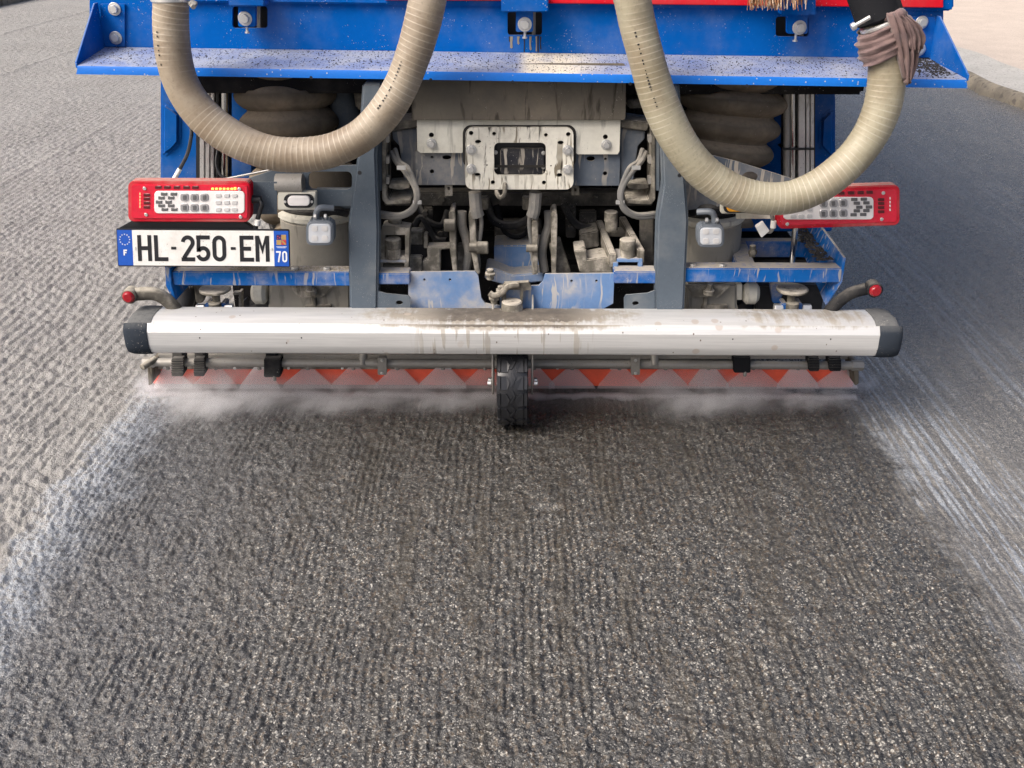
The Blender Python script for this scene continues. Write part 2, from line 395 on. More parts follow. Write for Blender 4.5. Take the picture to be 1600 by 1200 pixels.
# ------------------------------------------------------------------ the ground
rng = np.random.default_rng(3)
TAB = rng.random((256, 256)).astype(np.float32)
def vn(x, y, seed=0):
    xi = np.floor(x).astype(np.int64); yi = np.floor(y).astype(np.int64); fx = (x - xi); fy = (y - yi)
    fx = fx * fx * (3 - 2 * fx); fy = fy * fy * (3 - 2 * fy)
    def h(a, b): return TAB[(a * 7 + b * 131 + seed * 17 + (a * b) % 13 + (a // 256) * 31) & 255, (b * 11 + a * 57 + seed * 101 + (b // 256) * 77) & 255]
    a = h(xi, yi); b = h(xi + 1, yi); c = h(xi, yi + 1); d = h(xi + 1, yi + 1)
    return (a * (1 - fx) + b * fx) * (1 - fy) + (c * (1 - fx) + d * fx) * fy
def smooth(a, lo, hi):
    t = np.clip((a - lo) / (hi - lo), 0, 1); return t * t * (3 - 2 * t)
KERB_X = 4.0
def ground_height(x, y):
    wob = (vn(x * 1.3, y * 1.1, 5) - .5) * .07 + (vn(x * 6, y * 5, 15) - .5) * .012
    xx = x + wob
    def rid(a): return 1 - np.abs(2 * a - 1)
    def rot(deg, fx, fy, seed):                     # noise stretched along the lane, each octave turned a little
        c_, s_ = math.cos(R(deg)), math.sin(R(deg)); return vn((xx * c_ - y * s_) * fx, (xx * s_ + y * c_) * fy, seed)
    lump = rot(6, 30, 13, 1) * .14 + rot(-8, 62, 34, 2) * .28 + rid(rot(14, 92, 60, 12)) * .24 + rot(-31, 140, 105, 9) * .22 + rot(37, 250, 210, 21) * .12 - .5
    groove = np.abs(((xx / .021 + (vn(xx * 3, y * .8, 3) - .5) * 1.6 + (vn(xx * 30, y * 9, 31) - .5) * .35) % 1.0) - .5) * 2 - .5
    groove = groove * smooth(vn(xx * 7, y * 4, 41), .2, .75)
    cross = rid(rot(62, 34, 13, 8)) - .5
    row = np.abs(((xx / .042 + (vn(xx * 2, y * .6, 51) - .5) * .5 + (vn(xx * 25, y * 12, 52) - .5) * .35) % 1.0) - .5) * 2 - .5   # tooth rows of the unwashed passes
    tooth = np.abs((((y + .4 * xx) / .075 + (vn(xx * 24, y * 3, 53) - .5) * 1.2) % 1.0) - .5) * 2 - .5
    passes = smooth(x, -1.15, -1.4) + .6 * smooth(x, 1.4, 1.7)
    big = vn(x * 2.2, y * 1.6, 4) - .5
    rough = 1 - .45 * smooth(x, 1.12, 1.5)                      # smoother pass on the right
    h = rough * ((.0160 + .0060 * smooth(x, -.4, -1.1)) * lump * (.6 + .8 * vn(x * 3, y * 2, 14)) + .0042 * groove + .0024 * cross) + passes * (.0060 * row + .0035 * tooth) + .008 * big
    for X, a in ((-4.94, .012), (-6.4, .014), (-3.1, .006), (2.35, .004)):
        h += a * np.exp(-((x + wob * .4 - X) / .03) ** 2) * (.4 + vn(x * 9, y * 12, 6))
    h -= .014 * np.exp(-(((x - .065) / .045) ** 2 + ((y - 2.44) / .02) ** 2) ** 2)   # a gouge behind the wheel
    return h
NR, NC = 1000, 1000
tt = np.linspace(0, 1, NR); yy = 1.05 * (16 / 1.05) ** tt
ss = np.linspace(-1, 1, NC)
Y = np.repeat(yy[:, None], NC, 1); X = ss[None, :] * (0.74 * Y + .35)
Z = ground_height(X, Y)
co = np.stack([X, Y, Z], -1).reshape(-1, 3).astype(np.float32)
idx = np.arange(NR * NC).reshape(NR, NC)
q = np.stack([idx[:-1, :-1], idx[:-1, 1:], idx[1:, 1:], idx[1:, :-1]], -1).reshape(-1, 4)
me = bpy.data.meshes.new('milled_road')
me.vertices.add(len(co)); me.vertices.foreach_set('co', co.ravel())
me.loops.add(q.size); me.loops.foreach_set('vertex_index', q.ravel().astype(np.int32))
me.polygons.add(len(q)); me.polygons.foreach_set('loop_start', (np.arange(len(q)) * 4).astype(np.int32))
me.polygons.foreach_set('use_smooth', np.ones(len(q), bool))
me.update(); me.validate()
road = bpy.data.objects.new('milled_road', me); COL.objects.link(road)
tag(road, 'milled asphalt road surface, dry on the left and freshly washed behind the truck', 'road', kind='structure')

def mat_road():
    t = NT('milled_asphalt'); c = t.co(); x, y, z = t.sep(c)
    n1 = t.noise(c, 1.3, 4, .6); n2 = t.noise(c, 7, 4, .6); n3 = t.noise(c, 55, 4, .65); n4 = t.noise(c, 330, 3, .65)
    st = t.noise(t.vm(c, (14, 1.6, 1)), 1, 4, .6)                   # streaks along the lane
    st2 = t.noise(t.vm(c, (58, 4.5, 1)), 1, 3, .65); n5 = t.noise(c, 150, 3, .7)
    xe = t.m2('ADD', x, t.m2('ADD', t.m2('MULTIPLY', t.m2('SUBTRACT', n2, .5), .26), t.m2('MULTIPLY', t.m2('SUBTRACT', n3, .5), .16))); xe = t.m2('ADD', xe, t.m2('MULTIPLY', t.m2('SUBTRACT', n1, .5), .16))
    s1, s2, s3 = t.sep(t.voro(c, 300, 'Color')); sd1 = t.voro(c, 300)
    b1, b2, b3 = t.sep(t.voro(c, 110, 'Color')); sdb = t.voro(c, 110)
    # dry surface: dust over broken stone
    dry = t.mix(t.m2('ADD', t.m2('MULTIPLY', s1, .5), t.m2('MULTIPLY', b1, .5)), (.115, .114, .110), (.36, .354, .338)); dry = t.mix(t.step(n3, .32, .68, 0, .5), dry, (.22, .208, .19))
    dry = t.mix(t.step(st2, .42, .62, 0, .4), dry, (.37, .36, .34)); dry = t.mix(t.step(n1, .4, .65, 0, .3), dry, (.33, .325, .31))
    # washed surface: dark binder, clean chips of mixed size and tone
    a1, a2, a3 = t.sep(t.voro(t.vm(c, (1, .8, 1)), 165, 'Color'))
    chip = t.m2('ADD', t.m2('MULTIPLY', t.m2('POWER', a1, 2.2), .6), t.m2('MULTIPLY', t.m2('POWER', s1, 2.5), .4))
    wet = t.mix(chip, t.mix(t.step(n2, .35, .65), (.0075, .0075, .0072), (.0125, .012, .011)), (.125, .122, .112))
    wet = t.mix(t.step(a2, .80, .86, 0, .75), wet, t.mix(a3, (.13, .10, .068), (.08, .058, .038)))
    wet = t.mix(t.m2('MULTIPLY', t.step(s2, .90, .94), t.step(n3, .35, .6, .3, 1)), wet, (.48, .46, .41))
    wet = t.mix(t.m2('MULTIPLY', t.m2('MULTIPLY', t.step(b1, .88, .92), t.step(sdb, .3, .5, 1, 0)), t.step(n2, .35, .6)), wet, (.37, .355, .31))
    wet = t.mix(t.m2('MULTIPLY', t.step(st, .47, .62), .45), wet, (.05, .041, .026))
    wet = t.mix(t.step(st2, .47, .68, 0, .3), wet, (.078, .074, .066)); wet = t.mix(t.step(st2, .30, .44, .5, 0), wet, (.03, .028, .026))
    soak_shade = t.m2('MULTIPLY', t.step(y, 2.15, 3.0), t.step(n2, .3, .7, .75, 1))      # soaked by the spray, plus the truck's soft shade painted in
    wet = t.mix(t.m2('MULTIPLY', soak_shade, .62), wet, (.009, .0082, .0075))
    # right lane: washed earlier, half dry
    damp = t.mix(t.step(s1, .2, .95), (.10, .097, .092), (.24, .233, .22)); damp = t.mix(t.step(st, .46, .62, 0, .5), damp, (.235, .223, .20))
    damp = t.mix(t.step(n3, .35, .7, 0, .5), damp, (.085, .083, .08))
    wl = t.step(xe, -1.30, -1.20); wr = t.step(xe, 1.06, 1.22)
    behind = t.step(y, 3.0, 3.25, 1, 0)
    wl = t.m2('MULTIPLY', wl, t.m2('MAXIMUM', behind, t.step(x, .6, .9)))
    left_sheen = t.step(xe, -1.25, -.35, .6, 0.)                       # sky reflection painted as a lighter grey towards the left edge
    wet = t.mix(left_sheen, wet, t.mix(chip, (.042, .044, .047), (.24, .246, .255)))
    col = t.mix(wl, dry, wet); col = t.mix(wr, col, damp)
    # milky run-off water along the washed strip's edges, its bluish sky reflection painted in
    e1 = t.m2('MULTIPLY', t.step(xe, -1.36, -1.30), t.step(xe, -1.24, -1.08, 1, 0))
    e1 = t.m2('MULTIPLY', t.m2('MULTIPLY', t.m2('MULTIPLY', e1, t.step(n3, .40, .52, .12, 1)), t.step(n5, .36, .6, .4, 1)), t.step(y, 3.1, 3.4, 1, 0))
    lane = t.noise(t.vm(c, (58, 1.3, 1)), 1, 3, .6)
    e2 = t.m2('MULTIPLY', t.step(xe, 1.08, 1.22), t.step(xe, 1.34, 1.56, 1, 0)); e2 = t.m2('MULTIPLY', e2, t.step(y, 3.3, 3.7, 1, .35))
    e3 = t.m2('MULTIPLY', t.step(xe, 1.58, 1.70), t.step(xe, 1.80, 2.0, 1, 0)); e4 = t.m2('MULTIPLY', t.step(xe, 2.3, 2.5), t.step(xe, 2.8, 3.0, 1, 0))
    er = t.m2('MAXIMUM', e2, t.m2('MAXIMUM', t.m2('MULTIPLY', e3, .6), t.m2('MULTIPLY', e4, .3)))
    er = t.m2('MULTIPLY', er, t.m2('MULTIPLY', t.step(lane, .51, .57), t.step(n5, .36, .56, .35, 1)))
    film = t.m2('MAXIMUM', e1, er)
    col = t.mix(t.m2('MULTIPLY', film, .72), col, t.mix(n4, (.26, .295, .345), (.42, .46, .51)))
    wetness = t.m2('MAXIMUM', t.m2('MULTIPLY', wl, .9), t.m2('MULTIPLY', wr, .22)); wetness = t.m2('MAXIMUM', wetness, film)
    rg = t.mixf(wetness, .92, t.mixf(n3, .08, .32))
    hgt = t.m2('ADD', t.m2('MULTIPLY', sd1, -.5), t.m2('ADD', t.m2('MULTIPLY', n4, .8), t.m2('MULTIPLY', n5, 2.2)))
    return t.fin(col, rg, 0, t.bump(hgt, .75, .0035), t.mixf(wetness, .25, .95))
M['road'] = mat_road(); me.materials.append(M['road'])

# far ground sheet, just below, out to the horizon
b = MB(); b.add([(-300, -60, -.035), (300, -60, -.035), (300, 600, -.035), (-300, 600, -.035)], [(0, 1, 2, 3)])
tag(b.build('ground', 'road'), 'wide asphalt ground running to the horizon', 'ground', kind='structure')

def mat_concrete(name, c1, c2, c3, sc1=90):
    t = NT(name); c = t.co(); f = t.noise(c, 3, 5, .65); g = t.noise(c, 60, 4, .65); r = t.sep(t.voro(c, sc1, 'Color'))[0]
    col = t.mix(t.step(f, .35, .65), c1, c2); col = t.mix(t.step(r, .9, .93, 0, .7), col, c3); col = t.mix(t.step(g, .4, .8, 0, .4), col, c3)
    return t.fin(col, .9, 0, t.bump(g, .5, .006))
M['kerb'] = mat_concrete('pale_concrete', (.46, .45, .42), (.40, .39, .36), (.17, .16, .145))
M['kerb_face'] = mat_concrete('broken_asphalt_edge', (.25, .22, .17), (.14, .125, .10), (.06, .055, .05), 30)
M['pave'] = mat_concrete('sandy_pavement', (.53, .455, .385), (.48, .41, .345), (.30, .25, .21), 120)
# right-hand side: raised pavement with a broken edge
def edge_line(y): return KERB_X + .03 * math.sin(y * 1.9) + .015 * math.sin(y * 5.3 + 1)
ys = [2 + i * .08 for i in range(460)]
b = MB(); r2 = random.Random(4)
for i, y in enumerate(ys):
    x0 = edge_line(y)
    b.v += [Vector((x0 - .05 + r2.uniform(-.03, .03), y, -.04)), Vector((x0 - .03 + r2.uniform(-.025, .025), y, .03 + r2.uniform(-.012, .012))), Vector((x0 + r2.uniform(-.015, .015), y, .085 + r2.uniform(-.008, .004))), Vector((x0 + .05, y, .098))]
    if i:
        o = 4 * i
        for k in range(3): b.f.append((o - 4 + k, o + k, o + k + 1, o - 3 + k))
edge = b.build('pavement_edge', 'kerb_face', smooth=80)
tag(edge, 'broken rough asphalt edge of the raised pavement beside the road', 'pavement edge', kind='structure')
b = MB()
for i, y in enumerate(ys):
    x0 = edge_line(y); b.v += [Vector((x0 + .05, y, .098)), Vector((x0 + .55, y, .104))]
    if i: o = 2 * i; b.f.append((o - 2, o, o + 1, o - 1))
tag(b.build('kerb_strip', 'kerb'), 'pale concrete strip along the edge of the pavement', 'kerb', kind='structure')
b = MB(); b.add([(KERB_X + .40, 2, .1), (60, 2, .12), (60, 400, .12), (KERB_X + .40, 400, .1)], [(0, 1, 2, 3)])
tag(b.build('pavement', 'pave'), 'sandy pinkish pavement on the right of the road', 'pavement', kind='structure')
b = MB()
for i in range(60):
    y = 2 + i * 1.0; b.box((-8.35, y + .49, .05), (.3, .97, .22), .012)
kl = b.build('kerb_row', 'kerb_face'); tag(kl, 'dark kerb along the far left edge of the road', 'kerb', kind='structure')
b = MB(); b.add([(-60, 2, .14), (-8.5, 2, .14), (-8.5, 400, .14), (-60, 400, .14)], [(0, 1, 2, 3)])
tag(b.build('left_pavement', 'kerb'), 'pale pavement beyond the left kerb', 'pavement', kind='structure')

# ------------------------------------------------------------------ the washing truck
T = thing('street_washing_truck', 'blue road washing truck seen from behind with white bumper and two hoses', 'truck', (0, 3.2, 0))
def pt(mb, name, mat, parent=None, **kw): return mb.build(name, mat, parent or T, **kw)

# --- body above the frame (hopper, cab and wheels, seen only from the side)
DB = 3.2                                                   # plane of the body's rear panel
def tilt(u): return 4 + (u - 300) * .0112                  # lower edge of the body lip in the photo
zb = P(800, tilt(800), DB).z
hop = pt(MB().box((0, 5.75, 1.95), (2.42, 4.98, 1.5), .06, 4), 'hopper', 'blue')
for sx in (-1, 1):
    pt(MB().box((sx * 1.222, 5.75, 1.75), (.012, 4.7, .35), .004), 'side_stripe', 'red', hop)
pt(MB().poly([(600, -30), (785, -30), (785, tilt(785) - 8), (600, tilt(600) - 7)], 3.165, .02), 'red_band', 'red')
pt(MB().poly([(855, -30), (1474, -30), (1474, tilt(1474) - 5), (855, tilt(855) - 5)], 3.165, .02), 'red_band', 'red')
pt(MB().poly([(240, -34), (1490, -34), (1491, tilt(1490) - 4), (1486, tilt(1480)), (240, tilt(240))], 3.18, .05, .006), 'body_lip', 'blue')
cabx = MB().box((0, 9.35, 1.75), (2.4, 1.9, 2.3), .12, 5)
cb = pt(cabx, 'cab', 'blue'); pt(MB().box((0, 10.28, 2.2), (2.1, .08, .85), .03), 'windscreen', 'black', cb)
for sx in (-1, 1): pt(MB().box((sx * 1.195, 9.5, 2.2), (.04, 1.1, .7), .02), 'side_window', 'black', cb)
for y in (4.75, 9.3):
    for sx in (-1, 1):
        m = MB(); cx = sx * .98; prof = [(-.15, .28), (-.15, .44), (-.12, .48), (.12, .48), (.15, .44), (.15, .28)]
        for a, (dx, r_) in enumerate(prof):
            for k in range(36):
                an = 2 * math.pi * k / 36; m.v.append(Vector((cx + dx, y + r_ * math.cos(an), .48 + r_ * math.sin(an))))
        for a in range(len(prof) - 1):
            for k in range(36): m.f.append((a * 36 + k, a * 36 + (k + 1) % 36, (a + 1) * 36 + (k + 1) % 36, (a + 1) * 36 + k))
        w = pt(m, 'road_wheel', 'rubber'); pt(MB().cyl((cx - .13, y, .48), (cx + .13, y, .48), .275), 'rim', 'steel', w)
for sx in (-1, 1): pt(MB().box((sx * .4, 6.6, .92), (.08, 6.4, .24), .01), 'chassis_rail', 'under')
pt(MB().box((0, 4.2, .66), (1.5, .9, .72), .04), 'water_tank', 'under')
pt(MB().cyl((-.95, 4.75, .48), (.95, 4.75, .48), .09), 'axle', 'under')
pt(MB().box((0, 4.0, 1.02), (2.1, 1.5, .06), .01), 'underbody_floor', 'under')
pt(MB().cyl((-.2, 3.72, .62), (.25, 3.72, .62), .16, seg=28), 'air_tank', 'under')

# --- rear panel, shelf and gussets
ll = [(140, -30), (1474, -30), (1474, 93), (158, 73), (140, 73)]
recs = [(363, 10, 418, 44), (793, 18, 847, 55), (1212, 26, 1264, 57)]
rp = MB().holed([(140, -30), (1474, -30), (1474, 94), (140, 74)], [rr(*r_, 5) for r_ in recs], DB, .012)
pt(rp, 'rear_panel', 'blue')
for r_ in recs:
    m = MB().rect(r_[0] - 6, r_[1] - 8, r_[2] + 6, r_[3] + 8, DB + .07, .01); pt(m, 'latch_recess', 'black')
    pt(MB().rect(r_[0] + 38, r_[1] - 4, r_[0] + 44, r_[3] + 4, DB + .045, .01, .001), 'latch_bar', 'steel')
for (p0, p1, t0, t1, bo, scw) in (((357, -6, 413, 10), None, (372, 6, 399, 42), 0, (383, 29), (386, 46)), ((783, -6, 857, 19), None, (806, 16, 833, 50), 0, (820, 38), (820, 54)), ((1222, -6, 1275, 24), None, (1230, 20, 1262, 53), 0, (1249, 43), (1243, 59))):
    l = pt(MB().rect(*p0, 3.12, .07, .003), 'latch_bracket', 'blue')
    pt(MB().rrect(*t0, 3, 3.15, .02, .002), 'latch_tab', 'blue', l)
    pt(MB().bolt(*bo, 3.15, 11, out=.014), 'bolt', 'zinc', l)
    c = P(*scw, 3.16); pt(MB().cyl(c + Vector((0, 0, .012)), c - Vector((0, 0, .006)), .004).cyl(c - Vector((0, 0, .006)), c - Vector((0, 0, .011)), .0075), 'adjusting_screw', 'zinc', l)
for u, v0, v1, w, mt in ((799, 57, 76, 2.6, 'mudlump'), (810, 57, 70, 2.2, 'mudlump'), (819, 58, 83, 1.0, 'grit'), (829, 57, 79, 1.8, 'mudlump'), (838, 57, 81, 1.4, 'mudlump'), (841, 56, 82, 1.0, 'grit'), (845, 57, 78, 1.2, 'grit'), (796, 57, 66, 1.2, 'grit')):
    k_ = random.uniform(-1, 1)
    pt(MB().poly([(u - w, v0), (u + w, v0), (u + w * .7 + k_, (v0 + v1) / 2), (u + w * .8, v1 - 2), (u, v1), (u - w * .8, v1 - 2), (u - w * .6 + k_, (v0 + v1) / 2)], DB - .0012, .0009, 0), 'mud_run', mt)
# shelf: a sheet with a turned-down front lip
fl, fr = P(120, 102, 2.97), P(1511, 124, 2.97); bl_, br_ = P(146, 73, 3.197), P(1472, 91.5, 3.197)
ll_, lr_ = P(119, 116, 2.97), P(1512, 138, 2.97)
m = MB(); th = Vector((0, 0, -.006))
def lerp(a, b_, t): return a + (b_ - a) * t
nseg = 40; prof = []
for i in range(nseg + 1):
    t = i / nseg; B_, F_, L_ = lerp(bl_, br_, t), lerp(fl, fr, t), lerp(ll_, lr_, t)
    d = (F_ - B_).normalized(); r_ = .008
    row = [B_, F_ - d * r_, F_ - d * r_ * .3 + Vector((0, 0, -r_ * .25)), F_ + Vector((0, 0, -r_)), L_, L_ + Vector((0, .006, 0)), F_ + Vector((0, .006, -r_ * 1.2)), B_ + th]
    m.v += row
    if i:
        o = 8 * i
        for k in range(8): m.f.append((o - 8 + k, o + k, o + (k + 1) % 8, o - 8 + (k + 1) % 8))
m.f.append(tuple(range(8))); m.f.append(tuple(8 * nseg + k for k in range(8))[::-1])
shelf = pt(m, 'shelf', 'shelf')
for u, v in ((486, 121), (673, 124.5), (801, 128), (858, 129.5), (985, 131), (1167, 134)):
    c = P(u, v, 2.9698); pt(MB().cyl(c, c + Vector((0, .004, 0)), .0048, seg=12), 'lip_hole_shade', 'ink', shelf)  # solid near-black disc paints the shade inside each hole
for side, tp, bk, fr_, bolts in ((-1, (153, 4), (159, 74), (121, 104), ((179, 14), (181, 59))), (1, (1463, 24), (1458, 91), (1511, 124), ((1440, 35), (1436, 77)))):
    a, b_, c = P(*tp, 3.195), P(*bk, 3.195), P(*fr_, 2.972)
    x0 = a.x
    pts = [Vector((x0, 3.195, a.z)), Vector((x0, 3.195, b_.z - .004)), Vector((c.x, 2.972, c.z - .004)), Vector((c.x, 2.972, c.z + .012)), Vector((x0, 3.17, a.z))]
    g = pt(MB().prism(pts, (.005 * side, 0, 0), .0008, 1), 'gusset', 'blue')
    u0, u1 = (157, 195) if side < 0 else (1422, 1462)
    pt(MB().poly([(u0, tp[1] + 2), (u1, tp[1] + 2), (u1, bk[1] - 1), (u0, bk[1] - 1)], 3.192, .006, .001), 'gusset_flange', 'blue', g)
    for bo in bolts: pt(MB().bolt(*bo, 3.191, 10, out=.012), 'bolt', 'zinc', g)
# grit lying on the shelf
m = MB(); r3 = random.Random(11)
def chip(p, s):
    a = r3.uniform(0, 6.28); h = s * r3.uniform(.3, .8); q = []
    for k in range(4): q.append(p + Vector((math.cos(a + k * 1.57) * s * r3.uniform(.5, 1.3), math.sin(a + k * 1.57) * s * r3.uniform(.5, 1.1), 0)))
    t_ = p + Vector((0, 0, h)); m.add(q + [t_], [(0, 1, 4), (1, 2, 4), (2, 3, 4), (3, 0, 4)])
for i in range(2600):
    t = r3.random(); d = r3.random(); chip(lerp(lerp(fl, fr, t), lerp(bl_, br_, t), .06 + .92 * d) + Vector((0, 0, .0004)), r3.uniform(.0012, .0034))
for i in range(900):
    t = 1 - abs(r3.gauss(0, .03)) - .012; d = min(.98, max(.05, r3.gauss(.6, .25))); chip(lerp(lerp(fl, fr, t), lerp(bl_, br_, t), d) + Vector((0, 0, .0004)), r3.uniform(.0018, .005))
pt(m, 'grit', 'grit', shelf, kind='stuff')

# --- suction hoses
def ridge(L, a): return .0016 * math.sin(L * 7.3 + 1) * math.cos(2 * a + .6) + .0008 * math.sin(L * 23 + a * 2) + (.0005 + .0004 * math.sin(L * 11)) * max(0, math.cos(2 * math.pi * (L * 62 + a / (2 * math.pi) - .5))) ** 3
h1 = [(262, -90, 2.86), (265, -40, 2.86), (267, 0, 2.86), (267, 40, 2.86), (271, 85, 2.855), (283, 130, 2.85), (306, 168, 2.845), (338, 199, 2.84), (380, 224, 2.84), (425, 239, 2.84), (472, 242, 2.84), (520, 234, 2.84), (566, 211, 2.845), (600, 177, 2.85), (626, 135, 2.855), (646, 84, 2.86), (659, 40, 2.86), (668, 0, 2.865), (678, -50, 2.87), (690, -110, 2.9)]
h2 = [(955, -110, 2.9), (972, -55, 2.87), (988, 0, 2.86), (996, 38, 2.86), (1007, 80, 2.855), (1021, 130, 2.85), (1036, 172, 2.845), (1056, 213, 2.84), (1082, 251, 2.84), (1113, 280, 2.84), (1152, 301, 2.84), (1195, 310, 2.84), (1240, 307, 2.84), (1285, 287, 2.84), (1326, 254, 2.845), (1355, 218, 2.85), (1375, 178, 2.85), (1384, 138, 2.855), (1386, 95, 2.86), (1384, 58, 2.86), (1378, 30, 2.86)]
hose1 = pt(MB().tube(spline([P(*p) for p in h1]), .0475, 28, uv=True, ridge=ridge), 'suction_hose', 'hose_a', label='brownish dusty clear ribbed hose looping in front of the plate', smooth=60)
hose2 = pt(MB().tube(spline([P(*p) for p in h2]), .0482, 28, uv=True, ridge=ridge), 'suction_hose', 'hose_b', label='pale clear ribbed hose looping on the right', smooth=60)
# stencilled lettering down the hoses, worn to dashes
def hose_marks(path, s0, s1, ang, parent):
    sp = spline([P(*p) for p in path]); acc = 0; last = 0; m = MB(); r_ = random.Random(5)
    for i in range(1, len(sp) - 1):
        acc += (sp[i] - sp[i - 1]).length
        if s0 < acc < s1 and acc - last > .0075:
            last = acc
            if r_.random() < .2: continue
            d = (sp[i + 1] - sp[i - 1]).normalized(); e = Vector((0, -1, 0)); e = (e - d * e.dot(d)).normalized(); f = d.cross(e)
            nrm = (e * math.cos(ang) + f * math.sin(ang)).normalized(); tg = d.cross(nrm); c = sp[i] + nrm * .0494; w, h = r_.uniform(.0014, .003), r_.uniform(.0012, .0028)
            m.add([c - d * h - tg * w, c + d * h - tg * w, c + d * h + tg * w, c - d * h + tg * w], [(0, 1, 2, 3)])
    pt(m, 'printed_marking', 'rubber', parent)
hose_marks(h1, 1.02, 1.17, -.45, hose1); hose_marks(h1, .22, .31, .5, hose1); hose_marks(h2, .26, .46, .28, hose2)
# hose couplings at the top
c0, c1 = P(1377, 36, 2.86), P(1352, -40, 2.87); dr = (c1 - c0).normalized()
cp = pt(MB().cyl(c0 + dr * .01, c0 + dr * .25, .061, .063, 30), 'hose_coupling', 'rubber')
cm = MB()
for s_ in (-.008, .022): cm.cyl(c0 + dr * s_, c0 + dr * (s_ + .013), .0565, seg=30)
clamp = pt(cm, 'hose_clamp', 'zinc', cp)
k = P(1350, 33, 2.80); pt(MB().cyl(k + Vector((-.020, 0, -.010)), k + Vector((.014, .0, .010)), .0055).cyl(k + Vector((-.03, 0, -.016)), k + Vector((-.02, 0, -.01)), .010), 'clamp_screw', 'zinc', cp)
a0 = P(267, 2, 2.86); m = MB().cyl(a0 + Vector((0, 0, -.004)), a0 + Vector((0, 0, .016)), .0515, seg=30); cl = pt(m, 'hose_clamp', 'zinc', hose1)
k = P(298, 6, 2.82); pt(MB().cyl(k + Vector((-.012, .03, .0)), k + Vector((.012, -.02, -.006)), .006).cyl(k + Vector((.0, .0, .004)), k + Vector((.014, -.0, -.004)), .009), 'clamp_screw', 'steel', hose1)
pt(MB().cyl(a0 + Vector((0, 0, .016)), a0 + Vector((-.01, .02, .25)), .056, seg=30), 'hose_coupling', 'rubber', hose1)

# --- lamps and number plate
def tail_light(flip, u0, v0, u1, v1, D, label, tip):
    X_ = lambda u: (u if not flip else u0 + u1 - u)
    def rc(m, a, b_, c, d, DD, th, r=0, bv=.001):
        a, c = sorted((X_(a), X_(c)))
        a, c = a, c
        return m.rrect(a, b_ + sk(a, c), c, d + sk(a, c), r, DD, th, bv, 1) if r else m.rect(a, b_ + sk(a, c), c, d + sk(a, c), DD, th, bv, 1)
    sk = lambda a, c: tip * ((a + c) / 2 - (u0 + u1) / 2)
    pts = [(u, v + tip * (u - (u0 + u1) / 2)) for u, v in rr(u0, v0, u1, v1, 9, 5)]
    L = pt(MB().poly(pts, D, .04, .008, 4), 'tail_light', 'lens_dust', label=label)
    pts = [(u, v + tip * (u - (u0 + u1) / 2)) for u, v in rr(u0 + 5, v0 + 6, u1 - 4, v1 - 5, 5, 4)]
    pt(MB().poly(pts, D - .004, .01, .002), 'red_lens', 'lens', L)
    base = 200 if not flip else None
    o = u0 - 200 if not flip else u0 - 200; w = (u1 - u0) / 191.; hh = v0 - 281.5
    S = lambda u: u0 + (u - 200) * w
    m = MB(); rc(m, S(241), 297 + hh, S(382), 332 + hh, D - .0065, .006, 6); pt(m, 'white_lens', 'lens_white', L)
    for u in (247, 261, 276, 291, 305): m = MB(); rc(m, S(u) - 5, 289 + hh, S(u) + 5, 294 + hh, D - .006, .005); pt(m, 'led', 'led_off', L)
    if not flip:
        for u in (332, 338, 344, 350, 356, 362, 367): m = MB(); rc(m, S(u) - 2, 290 + hh + (u % 3), S(u) + 2, 295 + hh, D - .006, .005); pt(m, 'lit_led', 'led_on', L)
        for v in (302, 307, 312, 317, 322): m = MB(); rc(m, S(217.5), v + hh - 2, S(219.5), v + hh + 2, D - .006, .005); pt(m, 'lit_led', 'led_red', L)
    else:
        for v in (302, 308, 314, 320): m = MB(); rc(m, S(214), v + hh - 2, S(216), v + hh + 2, D - .006, .005); pt(m, 'led_window', 'lens_white', L)
    for v in (303.5, 309.5, 316, 322.5): m = MB(); rc(m, S(224), v + hh - 2.3, S(234), v + hh + 2.3, D - .006, .005); pt(m, 'led', 'led_off', L)
    for du, v in ((8, 302), (4, 308), (0, 314.5), (4, 320), (9, 326)):
        for b0 in (248, 263): m = MB(); rc(m, S(b0 + du) - 5, v + hh - 2.5, S(b0 + du) + 5, v + hh + 2.5, D - .0085, .004); pt(m, 'arrow_led', 'led_grey', L)
    for u in (288, 303.5, 319):
        for v in (307, 323):
            m = MB(); rc(m, S(u) - 6.4, v + hh - 6, S(u) + 6.4, v + hh + 6, D - .009, .004, 3.5); k_ = pt(m, 'led_lens', 'led_mid', L)
            m = MB(); rc(m, S(u) - 2.5, v + hh - 3.5, S(u) + 3, v + hh + 4, D - .0105, .003, 1.5); pt(m, 'led_core', 'led_grey', L)
    for u in (341, 354, 366):
        for v in (304, 315, 326): m = MB(); rc(m, S(u) - 4.5, v + hh - 3, S(u) + 4.5, v + hh + 3, D - .0085, .004, 2); pt(m, 'clear_led', 'led_pale', L)
    for u, v in ((226, 293), (228.5, 334), (374, 293.5), (376, 337)):
        uu = X_(S(u)); c = P(uu, v + hh + tip * (uu - (u0 + u1) / 2), D - .004); pt(MB().cyl(c, c + Vector((0, -.003, 0)), .0052, seg=12), 'screw', 'zinc', L)
    return L
tail_light(False, 200, 283, 391, 347, 2.95, 'left tail light with orange indicator segments lit', .004)
tail_light(True, 1215, 292, 1406, 355, 2.95, 'right tail light partly hidden by the hose', -.03)
